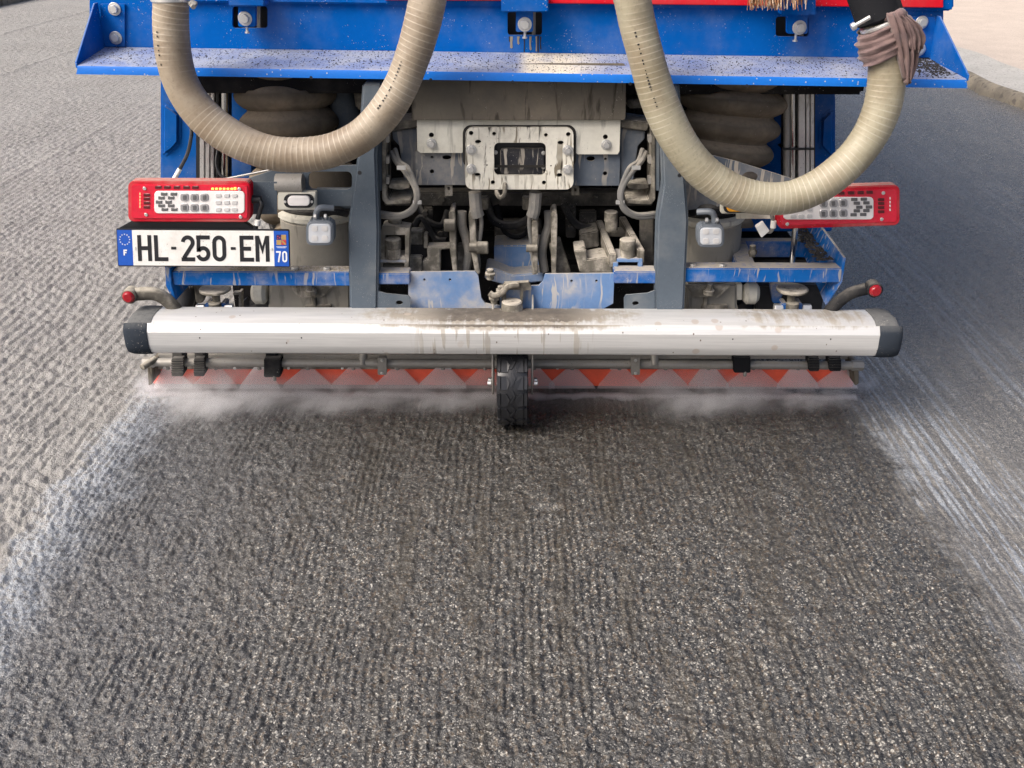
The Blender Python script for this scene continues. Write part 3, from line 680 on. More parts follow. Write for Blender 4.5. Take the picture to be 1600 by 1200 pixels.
# carriers of the lamps
pt(MB().rect(385, 284, 433, 335, 3.0, .004, .001), 'lamp_bracket', 'grey')
pt(MB().rect(1150, 330, 1260, 342, 3.03, .004, .001), 'lamp_bracket', 'white_soft')
pt(MB().cyl(P(391, 311, 2.975), P(408, 312, 2.975), .013, .010).tube(spline([P(404, 312, 2.975), P(409, 318, 2.97), P(406, 330, 2.97), P(402, 345, 2.97), P(399, 360, 2.97)]), .007), 'lamp_cable', 'black')
c = P(403, 343, 2.965); pt(MB().cyl(c, c + Vector((-.004, 0, -.018)), .009), 'cable_tag', 'plate_white')
pt(MB().tube(spline([P(1206, 335, 2.97), P(1208, 350, 2.97), P(1204, 362, 2.97), P(1196, 360, 2.97)]), .006).tube(spline([P(1210, 346, 2.97), P(1232, 352, 2.97)]), .005), 'lamp_cable', 'cable')
pt(MB().poly([(1181, 355), (1193, 347), (1203, 361), (1190, 372)], 2.955, .02, .002), 'white_connector', 'plate_white')
c = P(1209, 345, 2.965); pt(MB().cyl(c, c + Vector((0, 0, -.022)), .0085), 'cable_tag', 'plate_white')

DP = 2.945
PC = [(181, 357), (452, 358.5), (453.5, 418), (184, 416.5)]
hold = pt(MB().poly([(207, 345), (380, 345), (398, 358), (183, 358)], DP + .02, .02, .003), 'plate_holder', 'black')
npl = pt(MB().poly(PC, DP, .006, .002), 'number_plate', 'ink')
pa, pb, pc_, pd = [P(u, v, DP) for u, v in PC]          # tl, tr, br, bl
def pp(xm, ym, d):                                       # plate millimetres (x right, y down) to place
    s_, t_ = xm / 520, ym / 110
    q_ = lerp(lerp(pa, pb, s_), lerp(pd, pc_, s_), t_); return q_ + Vector((0, -d, 0))
def flat(polys, d, name, mat, par=None):
    m = MB()
    for pl in polys: m.prism([pp(x_, y_, d) for x_, y_ in pl], (0, .0006, 0), 0)
    return pt(m, name, mat, par or npl)
def box2(x0, y0, x1, y1): return [(x0, y0), (x1, y0), (x1, y1), (x0, y1)]
flat([box2(48, 4, 473, 106)], .0008, 'white_field', 'plate_white')
flat([box2(3, 4, 48, 106)], .0009, 'blue_band', 'plate_blue'); flat([box2(473, 4, 517, 106)], .0009, 'blue_band', 'plate_blue')
def ribbon(pts, w, closed=False):
    n = len(pts); out = []; L = []; Rr = []
    for i in range(n):
        a = pts[(i - 1) % n] if (closed or i) else pts[i]; c = pts[(i + 1) % n] if (closed or i < n - 1) else pts[i]; b_ = pts[i]
        d1 = Vector((b_[0] - a[0], b_[1] - a[1])); d2 = Vector((c[0] - b_[0], c[1] - b_[1]))
        if d1.length < 1e-6: d1 = d2
        if d2.length < 1e-6: d2 = d1
        d1.normalize(); d2.normalize(); t_ = (d1 + d2); t_ = t_.normalized() if t_.length > 1e-6 else d1
        nn = Vector((-t_.y, t_.x)); k_ = w / 2 / max(.35, nn.dot(Vector((-d1.y, d1.x))))
        L.append((b_[0] + nn.x * k_, b_[1] + nn.y * k_)); Rr.append((b_[0] - nn.x * k_, b_[1] - nn.y * k_))
    rng_ = range(n if closed else n - 1)
    return [[L[i], L[(i + 1) % n], Rr[(i + 1) % n], Rr[i]] for i in rng_]
def arc(cx, cy, rx, ry, a0, a1, n=12): return [(cx + rx * math.cos(R(a0 + (a1 - a0) * i / n)), cy + ry * math.sin(R(a0 + (a1 - a0) * i / n))) for i in range(n + 1)]
def glyph(ch, x0, x1, y0, y1, w):
    h = w / 2; xa, xb, ya, yb = x0 + h, x1 - h, y0 + h, y1 - h; xm = (x0 + x1) / 2; ym = (y0 + y1) / 2; r_ = (xb - xa) / 2
    if ch == 'H': return [box2(x0, y0, x0 + w, y1), box2(x1 - w, y0, x1, y1), box2(x0 + w, ym - h, x1 - w, ym + h)]
    if ch == 'L': return [box2(x0, y0, x0 + w, y1), box2(x0 + w, y1 - w, x1, y1)]
    if ch == 'E': return [box2(x0, y0, x0 + w, y1), box2(x0 + w, y0, x1, y0 + w), box2(x0 + w, y1 - w, x1, y1), box2(x0 + w, ym - h, x1 - w * .7, ym + h)]
    if ch == 'F': return [box2(x0, y0, x0 + w, y1), box2(x0 + w, y0, x1, y0 + w), box2(x0 + w, ym - h, x1 - w * .6, ym + h)]
    if ch == 'M': return [box2(x0, y0, x0 + w, y1), box2(x1 - w, y0, x1, y1), [(x0 + w, y0), (x0 + w, y0 + w * 1.9), (xm, ym + w * 1.35), (xm, ym - w * .6)], [(x1 - w, y0), (xm, ym - w * .6), (xm, ym + w * 1.35), (x1 - w, y0 + w * 1.9)]]
    if ch == '-': return [box2(x0, y0, x1, y1)]
    if ch == '0': return ribbon(arc(xm, ya + r_, r_, r_, 180, 360) + arc(xm, yb - r_, r_, r_, 0, 180), w, True)
    if ch == '7': return [box2(x0, y0, x1, y0 + w)] + ribbon([(xb, y0 + w), (xm - w * .1, y1)], w)
    if ch == '2': return ribbon(arc(xm, ya + r_, r_, r_, 185, 395, 16) + [(x0 + w * .62, yb - w * .35)], w) + [box2(x0, y1 - w, x1, y1)]
    if ch == '5':
        yr = yb - r_ * 1.12
        return [box2(x0, y0, x1, y0 + w), [(x0 + w * .1, y0 + w), (x0 + w * 1.05, y0 + w), (x0 + w * 1.0, yr - r_ * .45), (x0, yr - r_ * .35)]] + ribbon([(x0 + w * .5, yr - r_ * .60)] + arc(xm - 1, yr, r_ + 1, r_ * 1.12, -115, 165, 18), w)
for ch, x0, x1, y0, y1 in (('H', 63, 105, 18, 93), ('L', 113, 154, 18, 93), ('-', 164, 179, 51, 59), ('2', 194, 235, 18, 93), ('5', 240, 281, 18, 93), ('0', 288, 329, 18, 93), ('-', 343, 358, 51, 59), ('E', 370, 412, 18, 93), ('M', 417, 459, 18, 93)):
    flat(glyph(ch, x0, x1, y0, y1, 11.5), .0016, 'letter' if ch.isalpha() else ('hyphen' if ch == '-' else 'digit'), 'ink')
flat(glyph('F', 20, 31, 60, 77, 3.8), .0017, 'letter', 'ink_white')
flat(glyph('7', 479, 493, 62, 94, 4.6), .0017, 'digit', 'ink_white'); flat(glyph('0', 497, 512, 62, 94, 4.6), .0017, 'digit', 'ink_white')
for k in range(12):
    a = R(30 * k); cx, cy = 25.5 + 15 * math.cos(a), 31 + 15 * math.sin(a)
    star = [(cx + (2.5 if j % 2 == 0 else 1.1) * math.sin(R(36 * j)), cy - (2.5 if j % 2 == 0 else 1.1) * math.cos(R(36 * j))) for j in range(10)]
    flat([star], .0017, 'star', 'ink_white')
for x0, y0, mt in ((481, 15, 'ink_navy'), (496, 15, 'ink_gold'), (481, 30, 'ink_gold'), (496, 30, 'ink_red')): flat([box2(x0, y0, x0 + 14, y0 + 14)], .0017, 'crest_quarter', mt)
flat([[(x_, y_) for x_, y_ in box2(484, 18, 487, 21)], box2(489, 22, 492, 25), box2(484, 24, 486, 27)], .0022, 'crest_mark', 'ink_red')
flat([[(496.5, 31), (500, 31), (509.5, 41), (509.5, 43.5), (506, 43.5), (496.5, 34)]], .0022, 'crest_mark', 'ink_gold')
flat([box2(480, 49, 511, 50.2), box2(483, 52, 508, 52.8)], .0017, 'crest_caption', 'ink_white')
for x_ in (55, 465):
    c = pp(x_, 55, .001); pt(MB().cyl(c, c + Vector((0, -.003, 0)), .0035, seg=10), 'plate_rivet', 'plate_white', npl)

# marker lamp and work lamps
sl = pt(MB().rect(434, 301, 493, 328, 3.0, .03, .002), 'side_lamp', 'white_soft')
pt(MB().rrect(443, 304, 490, 325, 9, 2.992, .01, .002), 'lamp_gasket', 'black', sl)
pt(MB().rrect(449, 307, 484, 322, 6, 2.98, .014, .005, 3), 'lamp_lens', 'lens_white', sl)
for u in (445.5, 487.5): c = P(u, 315, 2.99); pt(MB().cyl(c, c + Vector((0, -.004, 0)), .004, seg=10), 'screw', 'zinc', sl)
sl = pt(MB().rect(1127, 313, 1186, 334, 3.0, .03, .002), 'side_lamp', 'white_soft')
pt(MB().rrect(1131, 316, 1176, 333, 7, 2.992, .01, .002), 'lamp_gasket', 'black', sl)
pt(MB().rrect(1136, 318, 1170, 331, 5, 2.98, .014, .004, 3), 'lamp_lens', 'amber', sl)
def work_lamp(u0, v0, u1, v1, s):
    L = pt(MB().rrect(u0, v0, u1, v1, 9, 2.93, .045, .006, 3), 'work_lamp', 'bezel')
    pt(MB().rrect(u0 + 4, v0 + 4, u1 - 4, v1 - 4, 6, 2.926, .008, .003), 'lamp_glass', 'lampglass', L)
    uc, vc = (u0 + u1) / 2, (v0 + v1) / 2
    for du in (-8, 8):
        for dv in (-7.5, 7.5): pt(MB().rrect(uc + du - 5, vc + dv - 4.5, uc + du + 5, vc + dv + 4.5, 3, 2.9245, .004, .0012), 'led', 'led_pale', L)
    for k_ in range(7): pt(MB().rect(u0 + 6 + k_ * (u1 - u0 - 14) / 6, v0 - 3, u0 + 8 + k_ * (u1 - u0 - 14) / 6, v0 + 3, 2.945, .03, .0008, 1), 'cooling_fin', 'bezel', L)
    pt(MB().tube(spline([P(uc - s * 5, v0 - 2, 2.955), P(uc - s * 5, v0 - 13, 2.955), P(uc + s * 1, v0 - 21, 2.955), P(uc + s * 22, v0 - 21, 2.97)]), .0095, 10), 'lamp_arm', 'bezel', L)
    for du in (-9, 7): c = P(uc + du, v0 - 8, 2.945); pt(MB().cyl(c, c + Vector((.008, 0, 0)), .007, seg=10), 'arm_bolt', 'zinc', L)
work_lamp(478, 346, 521, 384, 1); work_lamp(1090, 352, 1132, 387, -1)

# --- posts either side
for name_, out_, foot, holes in (('l', [(566, 130), (597, 130), (588, 240), (592, 357), (590, 492), (546, 492), (544, 348), (558, 244)], [(590, 455), (604, 459), (638, 462), (641, 466), (641, 492), (590, 492)], [circ(624, 473, 3.5, sx=1.6)]),
                          ('r', [(1030, 130), (1062, 130), (1069, 250), (1076, 344), (1069, 492), (1023, 492), (1027, 342), (1036, 290)], [(1023, 454), (1012, 458), (978, 461), (975, 466), (975, 492), (1023, 492)], [circ(993, 474, 3.5, sx=1.5)])):
    m = MB().poly(out_, 2.985, .06, .007, 3); p_ = pt(m, 'rear_post', 'grey')
    m = MB().holed(foot, holes, 2.99, .006); pt(m, 'post_foot', 'grey', p_)
    hu, hv = ((562, 270) if name_ == 'l' else (1062, 274)); c = P(hu, hv, 2.9848)
    pt(MB().cyl(c, c + Vector((0, .01, 0)), .007, seg=14), 'bolt_hole_shade', 'ink', p_)  # dark disc on the post, painting the hole's shaded inside

# --- middle: upper plate, hitch plate, side channels
pt(MB().rrect(643, 100, 978, 188, 5, 3.06, .02, .004), 'mud_flap_plate', 'mudplate')
white_out = [(651, 170), (970, 170), (968, 236), (965, 241), (902, 241), (898, 236), (898, 208), (890, 198), (735, 198), (727, 206), (725, 235), (722, 239), (657, 239), (652, 235)]
wp = pt(MB().holed(white_out, [circ(674, 211, 4), circ(946, 214, 4)], 3.082, .006), 'white_plate', 'white_soft')
for u, v in ((674, 224), (947, 226)): pt(MB().bolt(u, v, 3.081, 8, out=.009), 'bolt', 'zinc', wp)
hh_ = [circ(736, 208, 3.6), circ(772, 209, 3), circ(853, 211, 3), circ(888, 210, 3.6), circ(747, 221.5, 3.2, sx=1.5), circ(876, 223, 3.2, sx=1.5), circ(746, 273, 3, sx=1.6), circ(874, 273.5, 3, sx=1.5), circ(770, 285, 3.4), circ(850, 285.5, 3.4), circ(761, 258, 1.3), circ(861, 259, 1.3), rr(772, 223, 853, 274, 8)]
hp = pt(MB().holed(rr(727, 199, 896, 296, 12, 6), hh_, 3.066, .012), 'hitch_plate', 'white_dirty')
for u, v in ((736, 234), (736, 264), (887, 234.5), (887, 265)): pt(MB().bolt(u, v, 3.065, 8, out=.009), 'bolt', 'zinc', hp)
ro = [(u + random.uniform(-2, 2), v + random.uniform(-2, 1)) for u, v in rr(723, 195, 901, 230, 13, 8)]
ro = [(u, v) for u, v in ro if v < 226] 
pt(MB().holed(rr(723, 195.5, 900, 262, 13, 6), [rr(733, 206, 890, 258, 8)], 3.0795, .002), 'mud_outline', 'grit', hp)
soc = pt(MB().rrect(768, 218, 857, 278, 9, 3.105, .01, .002), 'socket_box', 'black', hp)
pt(MB().rrect(782, 232, 850, 272, 3, 3.092, .012, .003), 'socket_cover', M.setdefault('sock', paint('muddy_black_plastic', (.035, .037, .045), .5, cloud=.2, up=.6, speck=.4, drip=1., dripcol=(.62, .57, .48), dust=(.55, .5, .42), cover=.01, wide=80)), hp)
for u, v in ((774.5, 238), (774.5, 261), (849, 239), (849, 261)): pt(MB().bolt(u, v, 3.094, 3.2, out=.004), 'screw', 'zinc', hp)
pt(MB().holed([(648, 236), (730, 236), (730, 289), (650, 289)], [circ(675, 245.5, 2.2), circ(698, 246, 3.6, sx=2), circ(675, 268, 3.4)], 3.10, .006), 'grey_plate', 'grey_drip')
pt(MB().holed([(893, 238), (969, 238), (968, 290), (893, 290)], [circ(923, 248, 4, sx=1.7), circ(946, 248.5, 2.2), circ(945.5, 271, 3.4)], 3.10, .006), 'grey_plate', 'grey_drip')
for s_, ux in ((1, lambda u: u), (-1, lambda u: 1621 - u)):
    # dusty U-channel beside the plate
    o_ = [(597, 200), (602, 200), (603, 306), (607, 313), (641, 313), (642, 318), (604, 320), (597, 312)]
    ch = pt(MB().poly([(ux(u), v) for u, v in o_], 3.03, .14, .002), 'side_channel', 'tan')
    pt(MB().poly([(ux(u), v) for u, v in ((590, 215), (597, 214), (597, 298), (590, 299))], 3.035, .1, .002), 'channel_flange', 'grey')
    pt(MB().poly([(ux(u), v) for u, v in ((606, 192), (652, 186), (652, 199), (610, 205))], 3.09, .12, .003), 'channel_top', 'tan')
    pt(MB().poly([(ux(u), v) for u, v in ((613, 205), (652, 200), (652, 287), (632, 287), (627, 250), (624, 228), (614, 217))], 3.11, .01, .002), 'channel_web', 'grey_drip', ch)
    pt(MB().poly([(ux(u), v) for u, v in ((608, 288), (640, 287), (640, 294), (625, 297), (607, 294))], 3.06, .08, .002), 'channel_shelf', 'tan', ch)
    for v in (212, 245, 277): pt(MB().rect(*sorted((ux(602), ux(608)))[:1], v, sorted((ux(602), ux(608)))[1], v + 11, 3.04, .03, .001), 'channel_clip', 'steel', ch)
    for off, rad in ((0, .0088), (5, .0075)):
        pth = [(612 + off, 238 - off, 3.10), (619 + off, 252, 3.07), (633 + off, 268 - off, 3.04), (646 + off * .6, 288, 3.03), (651 + off * .4, 306, 3.02), (645 + off * .3, 325 + off * .5, 3.02), (625, 336 + off * .6, 3.03), (592, 333 + off, 3.06)]
        pt(MB().tube(spline([P(ux(u), v, D) for u, v, D in pth], .006), rad, 10), 'cable', 'cable')
    for u, v in ((627, 262), (652, 316)):
        c = P(ux(u), v, 3.015); pt(MB().box(c, (.026, .006, .012), .001), 'cable_tie', 'zinc')
pt(MB().tube(spline([P(789, 278, 3.09), P(789, 292, 3.06), P(788, 304, 3.05), P(782, 309, 3.05), P(777, 303, 3.06), P(776, 296, 3.08)], .005), .007, 10), 'drain_hook', 'tan')
for u0, v0, u1, v1 in ((695, 289, 707, 306), (893, 291, 905, 305)): pt(MB().holed([(u0, v0), (u1, v0), (u1, v1), (u0, v1)], [rr(u0 + 4, v0 + 3, u1 - 4, v0 + 8, 1)], 3.12, .004), 'small_clip', 'tan_light')

# --- levers, clamps and pins on the blue cross frame
for u, a, b_ in ((706, 330, 0), (737, 330, 4), (866, 332, -6), (836, 345, -5)):
    q_ = [(u - 5, a + 5), (u - 1, a), (u + 4, a), (u + 5, a + 6), (u + 7 + b_ * .5, 400), (u + 9 + b_, 428), (u + 2 + b_, 428), (u - 3 + b_ * .3, 390)]
    pt(MB().poly(q_, 3.10, .10, .002), 'lever_plate', 'tan_light')
for u, v, r_ in ((703, 352, .02), (742, 387, .015), (754, 387, .02), (831, 388, .012)):
    c = P(u, v, 3.09); pt(MB().cyl(c + Vector((-.018, 0, 0)), c + Vector((.018, 0, 0)), r_), 'pivot_pin', 'tan')
for side in (0, 1):
    f_ = (lambda u: u) if side == 0 else (lambda u: 1579 - u)
    def q4(*a): return [(f_(u), v) for u, v in a]
    for k_, pth in enumerate(([(722, 330), (722, 352), (728, 372), (732, 395), (728, 425)], [(746, 298), (750, 330), (752, 352), (748, 385), (744, 428)], [(742, 300), (744, 326), (748, 340)])):
        pt(MB().tube(spline([P(f_(u), v, 3.14 - .02 * k_) for u, v in pth], .006), (.015, .007, .02)[k_], 10), 'cable', 'cable')
    pt(MB().poly(q4((741, 310), (763, 308), (763, 328), (741, 330)), 3.18, .03, .003), 'cable_block', 'tan')
# clamp frame left
cf = pt(MB().holed([(597, 354), (601, 352), (640, 357), (638, 424), (594, 424), (594, 368)], [[(602, 367), (633, 367), (633, 400), (602, 400)], [(598, 411), (632, 411), (632, 420), (598, 420)]], 3.06, .06), 'clamp_frame', 'tan_light')
pt(MB().rect(594, 406, 634, 410, 3.055, .07, .001), 'clamp_edge', 'blue_pale', cf)
for u, v0, v1, r_, D in ((617, 343, 357, 10, 3.10), (614, 374, 403, 12, 3.065)):
    t_, b_ = P(u, v0, D), P(u, v1, D); rm = r_ * PX(v0, D)
    pn = pt(MB().cyl(b_, t_, rm, seg=22), 'clamp_pin', 'tan_light'); pt(MB().cyl(t_ - Vector((0, 0, .03)), t_ + Vector((0, 0, .004)), rm * 1.06, seg=22), 'pin_cap', 'tan', pn)
m = MB().rect(641, 362, 660, 383, 3.14, .05).rect(662, 366, 668, 388, 3.12, .03); pt(m, 'clamp_bracket', 'tan')
pt(MB().rect(640, 384, 668, 404, 3.13, .05, .003), 'clamp_block', 'under'); pt(MB().rect(639, 402, 659, 424, 3.10, .05, .003), 'clamp_block', 'tan')
pt(MB().poly([(667, 386), (705, 385), (705, 389), (688, 390), (688, 425), (660, 425), (660, 408), (668, 404)], 3.11, .05, .003), 'clamp_step', 'tan_light')
pt(MB().rect(688, 388, 706, 424, 3.16, .03, .003), 'clamp_fill', 'under'); pt(MB().poly([(715, 384), (725, 384), (727, 424), (712, 424)], 3.15, .04, .003), 'lever_block', 'tan')
# clamp frame right: two rails running back, two pins
for a_, b_ in (((957, 418, 3.05), (936, 352, 3.35)), ((1001, 412, 3.05), (972, 352, 3.35))):
    p0, p1 = P(*a_), P(*b_); p1.z = p0.z + .02
    d_ = p1 - p0; w_ = Vector((.011, 0, 0))
    pt(MB().prism([p0 - w_, p0 + w_, p0 + w_ + Vector((0, 0, .045)), p0 - w_ + Vector((0, 0, .045))], d_, .003), 'clamp_rail', 'tan_light')
pt(MB().rect(964, 404, 1002, 410, 3.045, .10, .002), 'clamp_cross', 'blue_pale'); pt(MB().rect(949, 362, 985, 370, 3.25, .05, .002), 'clamp_cross', 'tan_light')
pt(MB().rect(958, 410, 966, 424, 3.045, .03, .002), 'clamp_leg', 'blue_pale'); pt(MB().rect(997, 404, 1004, 424, 3.045, .03, .002), 'clamp_leg', 'blue_pale')
for u, v0, v1, r_, D in ((955, 332, 360, 10, 3.2), (981, 375, 403, 12, 3.07)):
    t_, b_ = P(u, v0, D), P(u, v1, D); rm = r_ * PX(v0, D)
    pn = pt(MB().cyl(b_, t_, rm, seg=22), 'clamp_pin', 'tan_light'); pt(MB().cyl(t_ - Vector((0, 0, .03)), t_ + Vector((0, 0, .004)), rm * 1.06, seg=22), 'pin_cap', 'tan_light', pn)
pt(MB().poly([(897, 392), (915, 390), (918, 406), (942, 402), (955, 404), (958, 426), (906, 426)], 3.08, .1, .003), 'clamp_block', 'tan_light')
pt(MB().poly([(906, 366), (935, 360), (936, 386), (912, 390), (906, 384)], 3.22, .1, .004), 'clamp_block', 'tan')
pt(MB().poly([(857, 380), (876, 376), (892, 426), (866, 426)], 3.14, .05, .003), 'lever_block', 'tan')
c = P(920, 344, 3.45); pt(MB().cyl(c + Vector((-.12, 0, 0)), c + Vector((.12, 0, 0)), .05, seg=24), 'cross_tube', 'under')
# more running gear in the gap
M['gear'] = paint('grimy_running_gear', (.07, .068, .065), .55, cloud=.6, up=.9, speck=.4, dust=(.24, .22, .185), cloud_scale=14)
pt(MB().rect(600, 300, 1020, 322, 3.36, .06, .004), 'cross_member', 'gear')
for u in (640, 690, 762, 852, 930, 985): c = P(u, 311, 3.36); pt(MB().cyl(c, c + Vector((0, -.012, 0)), .012, seg=6), 'member_bolt', 'gear')
for pth, r_ in (([(655, 322, 3.34), (668, 345, 3.3), (690, 352, 3.3), (700, 330, 3.34)], .012), ([(762, 318, 3.3), (772, 345, 3.26), (800, 352, 3.25), (828, 340, 3.27), (836, 318, 3.3)], .014), ([(775, 320, 3.32), (790, 362, 3.3), (818, 366, 3.3), (842, 330, 3.32)], .010), ([(880, 318, 3.3), (900, 350, 3.28), (930, 358, 3.3)], .013), ([(648, 352, 3.3), (660, 340, 3.3), (680, 372, 3.28), (700, 376, 3.26)], .011)):
    pt(MB().tube(spline([P(*p) for p in pth], .008), r_, 12), 'hydraulic_hose', 'rubber')
c = P(805, 352, 3.42); pt(MB().cyl(c + Vector((-.07, 0, -.03)), c + Vector((.09, 0, -.03)), .055, seg=26), 'hydraulic_motor', 'gear')
for u0, v0, u1, v1, D in ((655, 326, 676, 362, 3.34), (884, 322, 900, 372, 3.34), (1000, 336, 1022, 420, 3.2), (676, 352, 700, 386, 3.3), (905, 330, 932, 352, 3.36)):
    pt(MB().rect(u0, v0, u1, v1, D, .03, .004), 'gear_bracket', 'gear')
for u, v in ((664, 334), (666, 352), (892, 336), (893, 358), (1010, 352), (688, 366)): c = P(u, v, 3.29); pt(MB().cyl(c + Vector((0, .03, 0)), c, .010, seg=6), 'bracket_bolt', 'gear')
# blue box behind
pt(MB().poly([(772, 384), (850, 383), (850, 418), (836, 424), (790, 424), (772, 414)], 3.24, .12, .004), 'blue_box', 'blue_pale')
pt(MB().poly([(760, 418), (775, 420), (800, 430), (850, 426), (850, 440), (790, 446), (757, 436)], 3.16, .10, .004), 'blue_cradle', 'blue_pale')
for u, v in ((766, 430), (772, 468), (783, 456)): pt(MB().cyl(P(u, v, 3.0) + Vector((0, 0, -.014)), P(u, v, 3.0) + Vector((0, 0, .02)), .011, seg=12).cyl(P(u, v, 3.0), P(u, v, 3.0) + Vector((0, 0, .009)), .018, seg=6), 'frame_bolt', 'tan_light')
# blue apron plates
pt(MB().holed([(638, 428), (642, 425), (742, 424), (747, 430), (752, 466), (758, 474), (781, 478), (781, 492), (660, 492), (638, 478)], [circ(663, 437, 2), circ(703, 437, 2)], 3.02, .008), 'apron_plate', 'blue_pale')
pt(MB().holed([(852, 428), (960, 427), (958, 474), (925, 492), (781, 492), (781, 455), (788, 449), (842, 446), (848, 440)], [circ(893, 439, 2.2), circ(932, 439, 2.2)], 3.018, .008), 'apron_plate', 'blue_pale')
cpl = pt(MB().holed([(784, 450), (788, 443), (826, 441), (830, 447), (830, 453), (818, 454), (816, 484), (784, 484)], [[(790, 453), (813, 453), (812, 478), (791, 478)]], 2.99, .02), 'coupling_bracket', 'tan')
t_, b_ = P(800, 470, 2.98), P(800, 492, 2.98); pt(MB().cyl(b_, t_, .036, .032, 26), 'coupling_cap', 'tan_light', cpl)
pt(MB().tube(spline([P(765, 458, 2.985), P(772, 462, 2.98), P(783, 458, 2.98), P(795, 447, 2.98), P(812, 445, 2.98)], .006), .010, 10), 'coupling_lever', 'tan', cpl)
# lower frame: cross bar in four runs, end plates, tray on the right
for u0, u1, v0, v1 in ((268, 546, 424, 446), (590, 640, 427, 444.5), (960, 1026, 424, 443), (1070, 1318, 419, 441)):
    a_, b_ = P(u0, v0, 3.0), P(u1, v0, 3.0); lo = P(u0, v1, 3.0).z
    m = MB().box(((a_.x + b_.x) / 2, 3.03, (a_.z + lo) / 2), (b_.x - a_.x, .06, a_.z - lo), .003); pt(m, 'cross_bar', 'blue_bar')
pt(MB().poly([(258, 415), (266, 419), (268, 446), (275, 470), (270, 470), (259, 446)], 2.99, .3, .001), 'end_plate', 'blue_bar')
pt(MB().poly([(268, 417), (288, 414), (286, 420), (268, 424)], 3.1, .1, .001), 'end_brace', 'blue_bar')
A, B_, C_, D_ = P(1322, 402, 3.0), P(1322, 441, 3.0), P(1270, 364, 3.42), P(1298, 476, 3.02)
tp_ = [A, B_, D_, Vector((C_.x - .02, 3.42, B_.z)), Vector((A.x - .02, 3.42, A.z + .02))]
pt(MB().prism([Vector((A.x, 3.0, A.z)), Vector((A.x, 3.0, B_.z)), Vector((A.x - .03, 3.02, D_.z)), Vector((A.x - .03, 3.42, B_.z)), Vector((A.x, 3.42, A.z + .02))], (-.008, 0, 0), .001, 1), 'end_plate', 'blue_bar')
pt(MB().rect(1152, 377, 1270, 402, 3.34, .04, .002), 'tray_back', 'blue_bar')
p0, p1 = P(1168, 418, 3.06), P(1150, 385, 3.34)
pt(MB().prism([p0 + Vector((-.03, 0, -.04)), p0 + Vector((.03, 0, -.04)), p0 + Vector((.03, 0, .0)), p0 + Vector((-.03, 0, 0))], (p1.x - p0.x, .28, 0), .003), 'tray_rail', 'blue_bar')
pt(MB().bolt(1176, 394, 3.1, 7).cyl(P(1176, 396, 3.1) + Vector((0, 0, -.01)), P(1176, 388, 3.1) + Vector((0, 0, .01)), .010), 'tray_bolt', 'tan')
m = MB(); r3 = random.Random(21)
for i in range(260):
    u = r3.uniform(0, 1); chip(Vector((A.x - .03 - r3.random() * .05, 3.03 + u * .35, A.z - .02 - .0 * u)), r3.uniform(.004, .012))
pt(m, 'tray_grit', 'grit', kind='stuff')
m = MB()
for i in range(240):
    u = r3.gauss(.55, .2); chip(Vector((lerp(P(350, 420, 3.03), P(425, 420, 3.03), u).x, 3.01 + r3.random() * .045, P(400, 424, 3.0).z - .001)), r3.uniform(.003, .009))
for i in range(500):
    u = r3.random(); chip(Vector((lerp(P(430, 420, 3.03), P(545, 420, 3.03), u).x, 3.005 + r3.random() * .05, P(400, 424, 3.0).z - .001)), r3.uniform(.0015, .004))
pt(m, 'mud_lumps', 'mudlump', kind='stuff')
for u, v in ((461, 424), (511, 424), (1082, 419), (1128, 419)):
    c = P(u, v, 3.02); pt(MB().cyl(c, c + Vector((0, 0, .014)), .011, seg=6), 'bar_bolt', 'zinc')

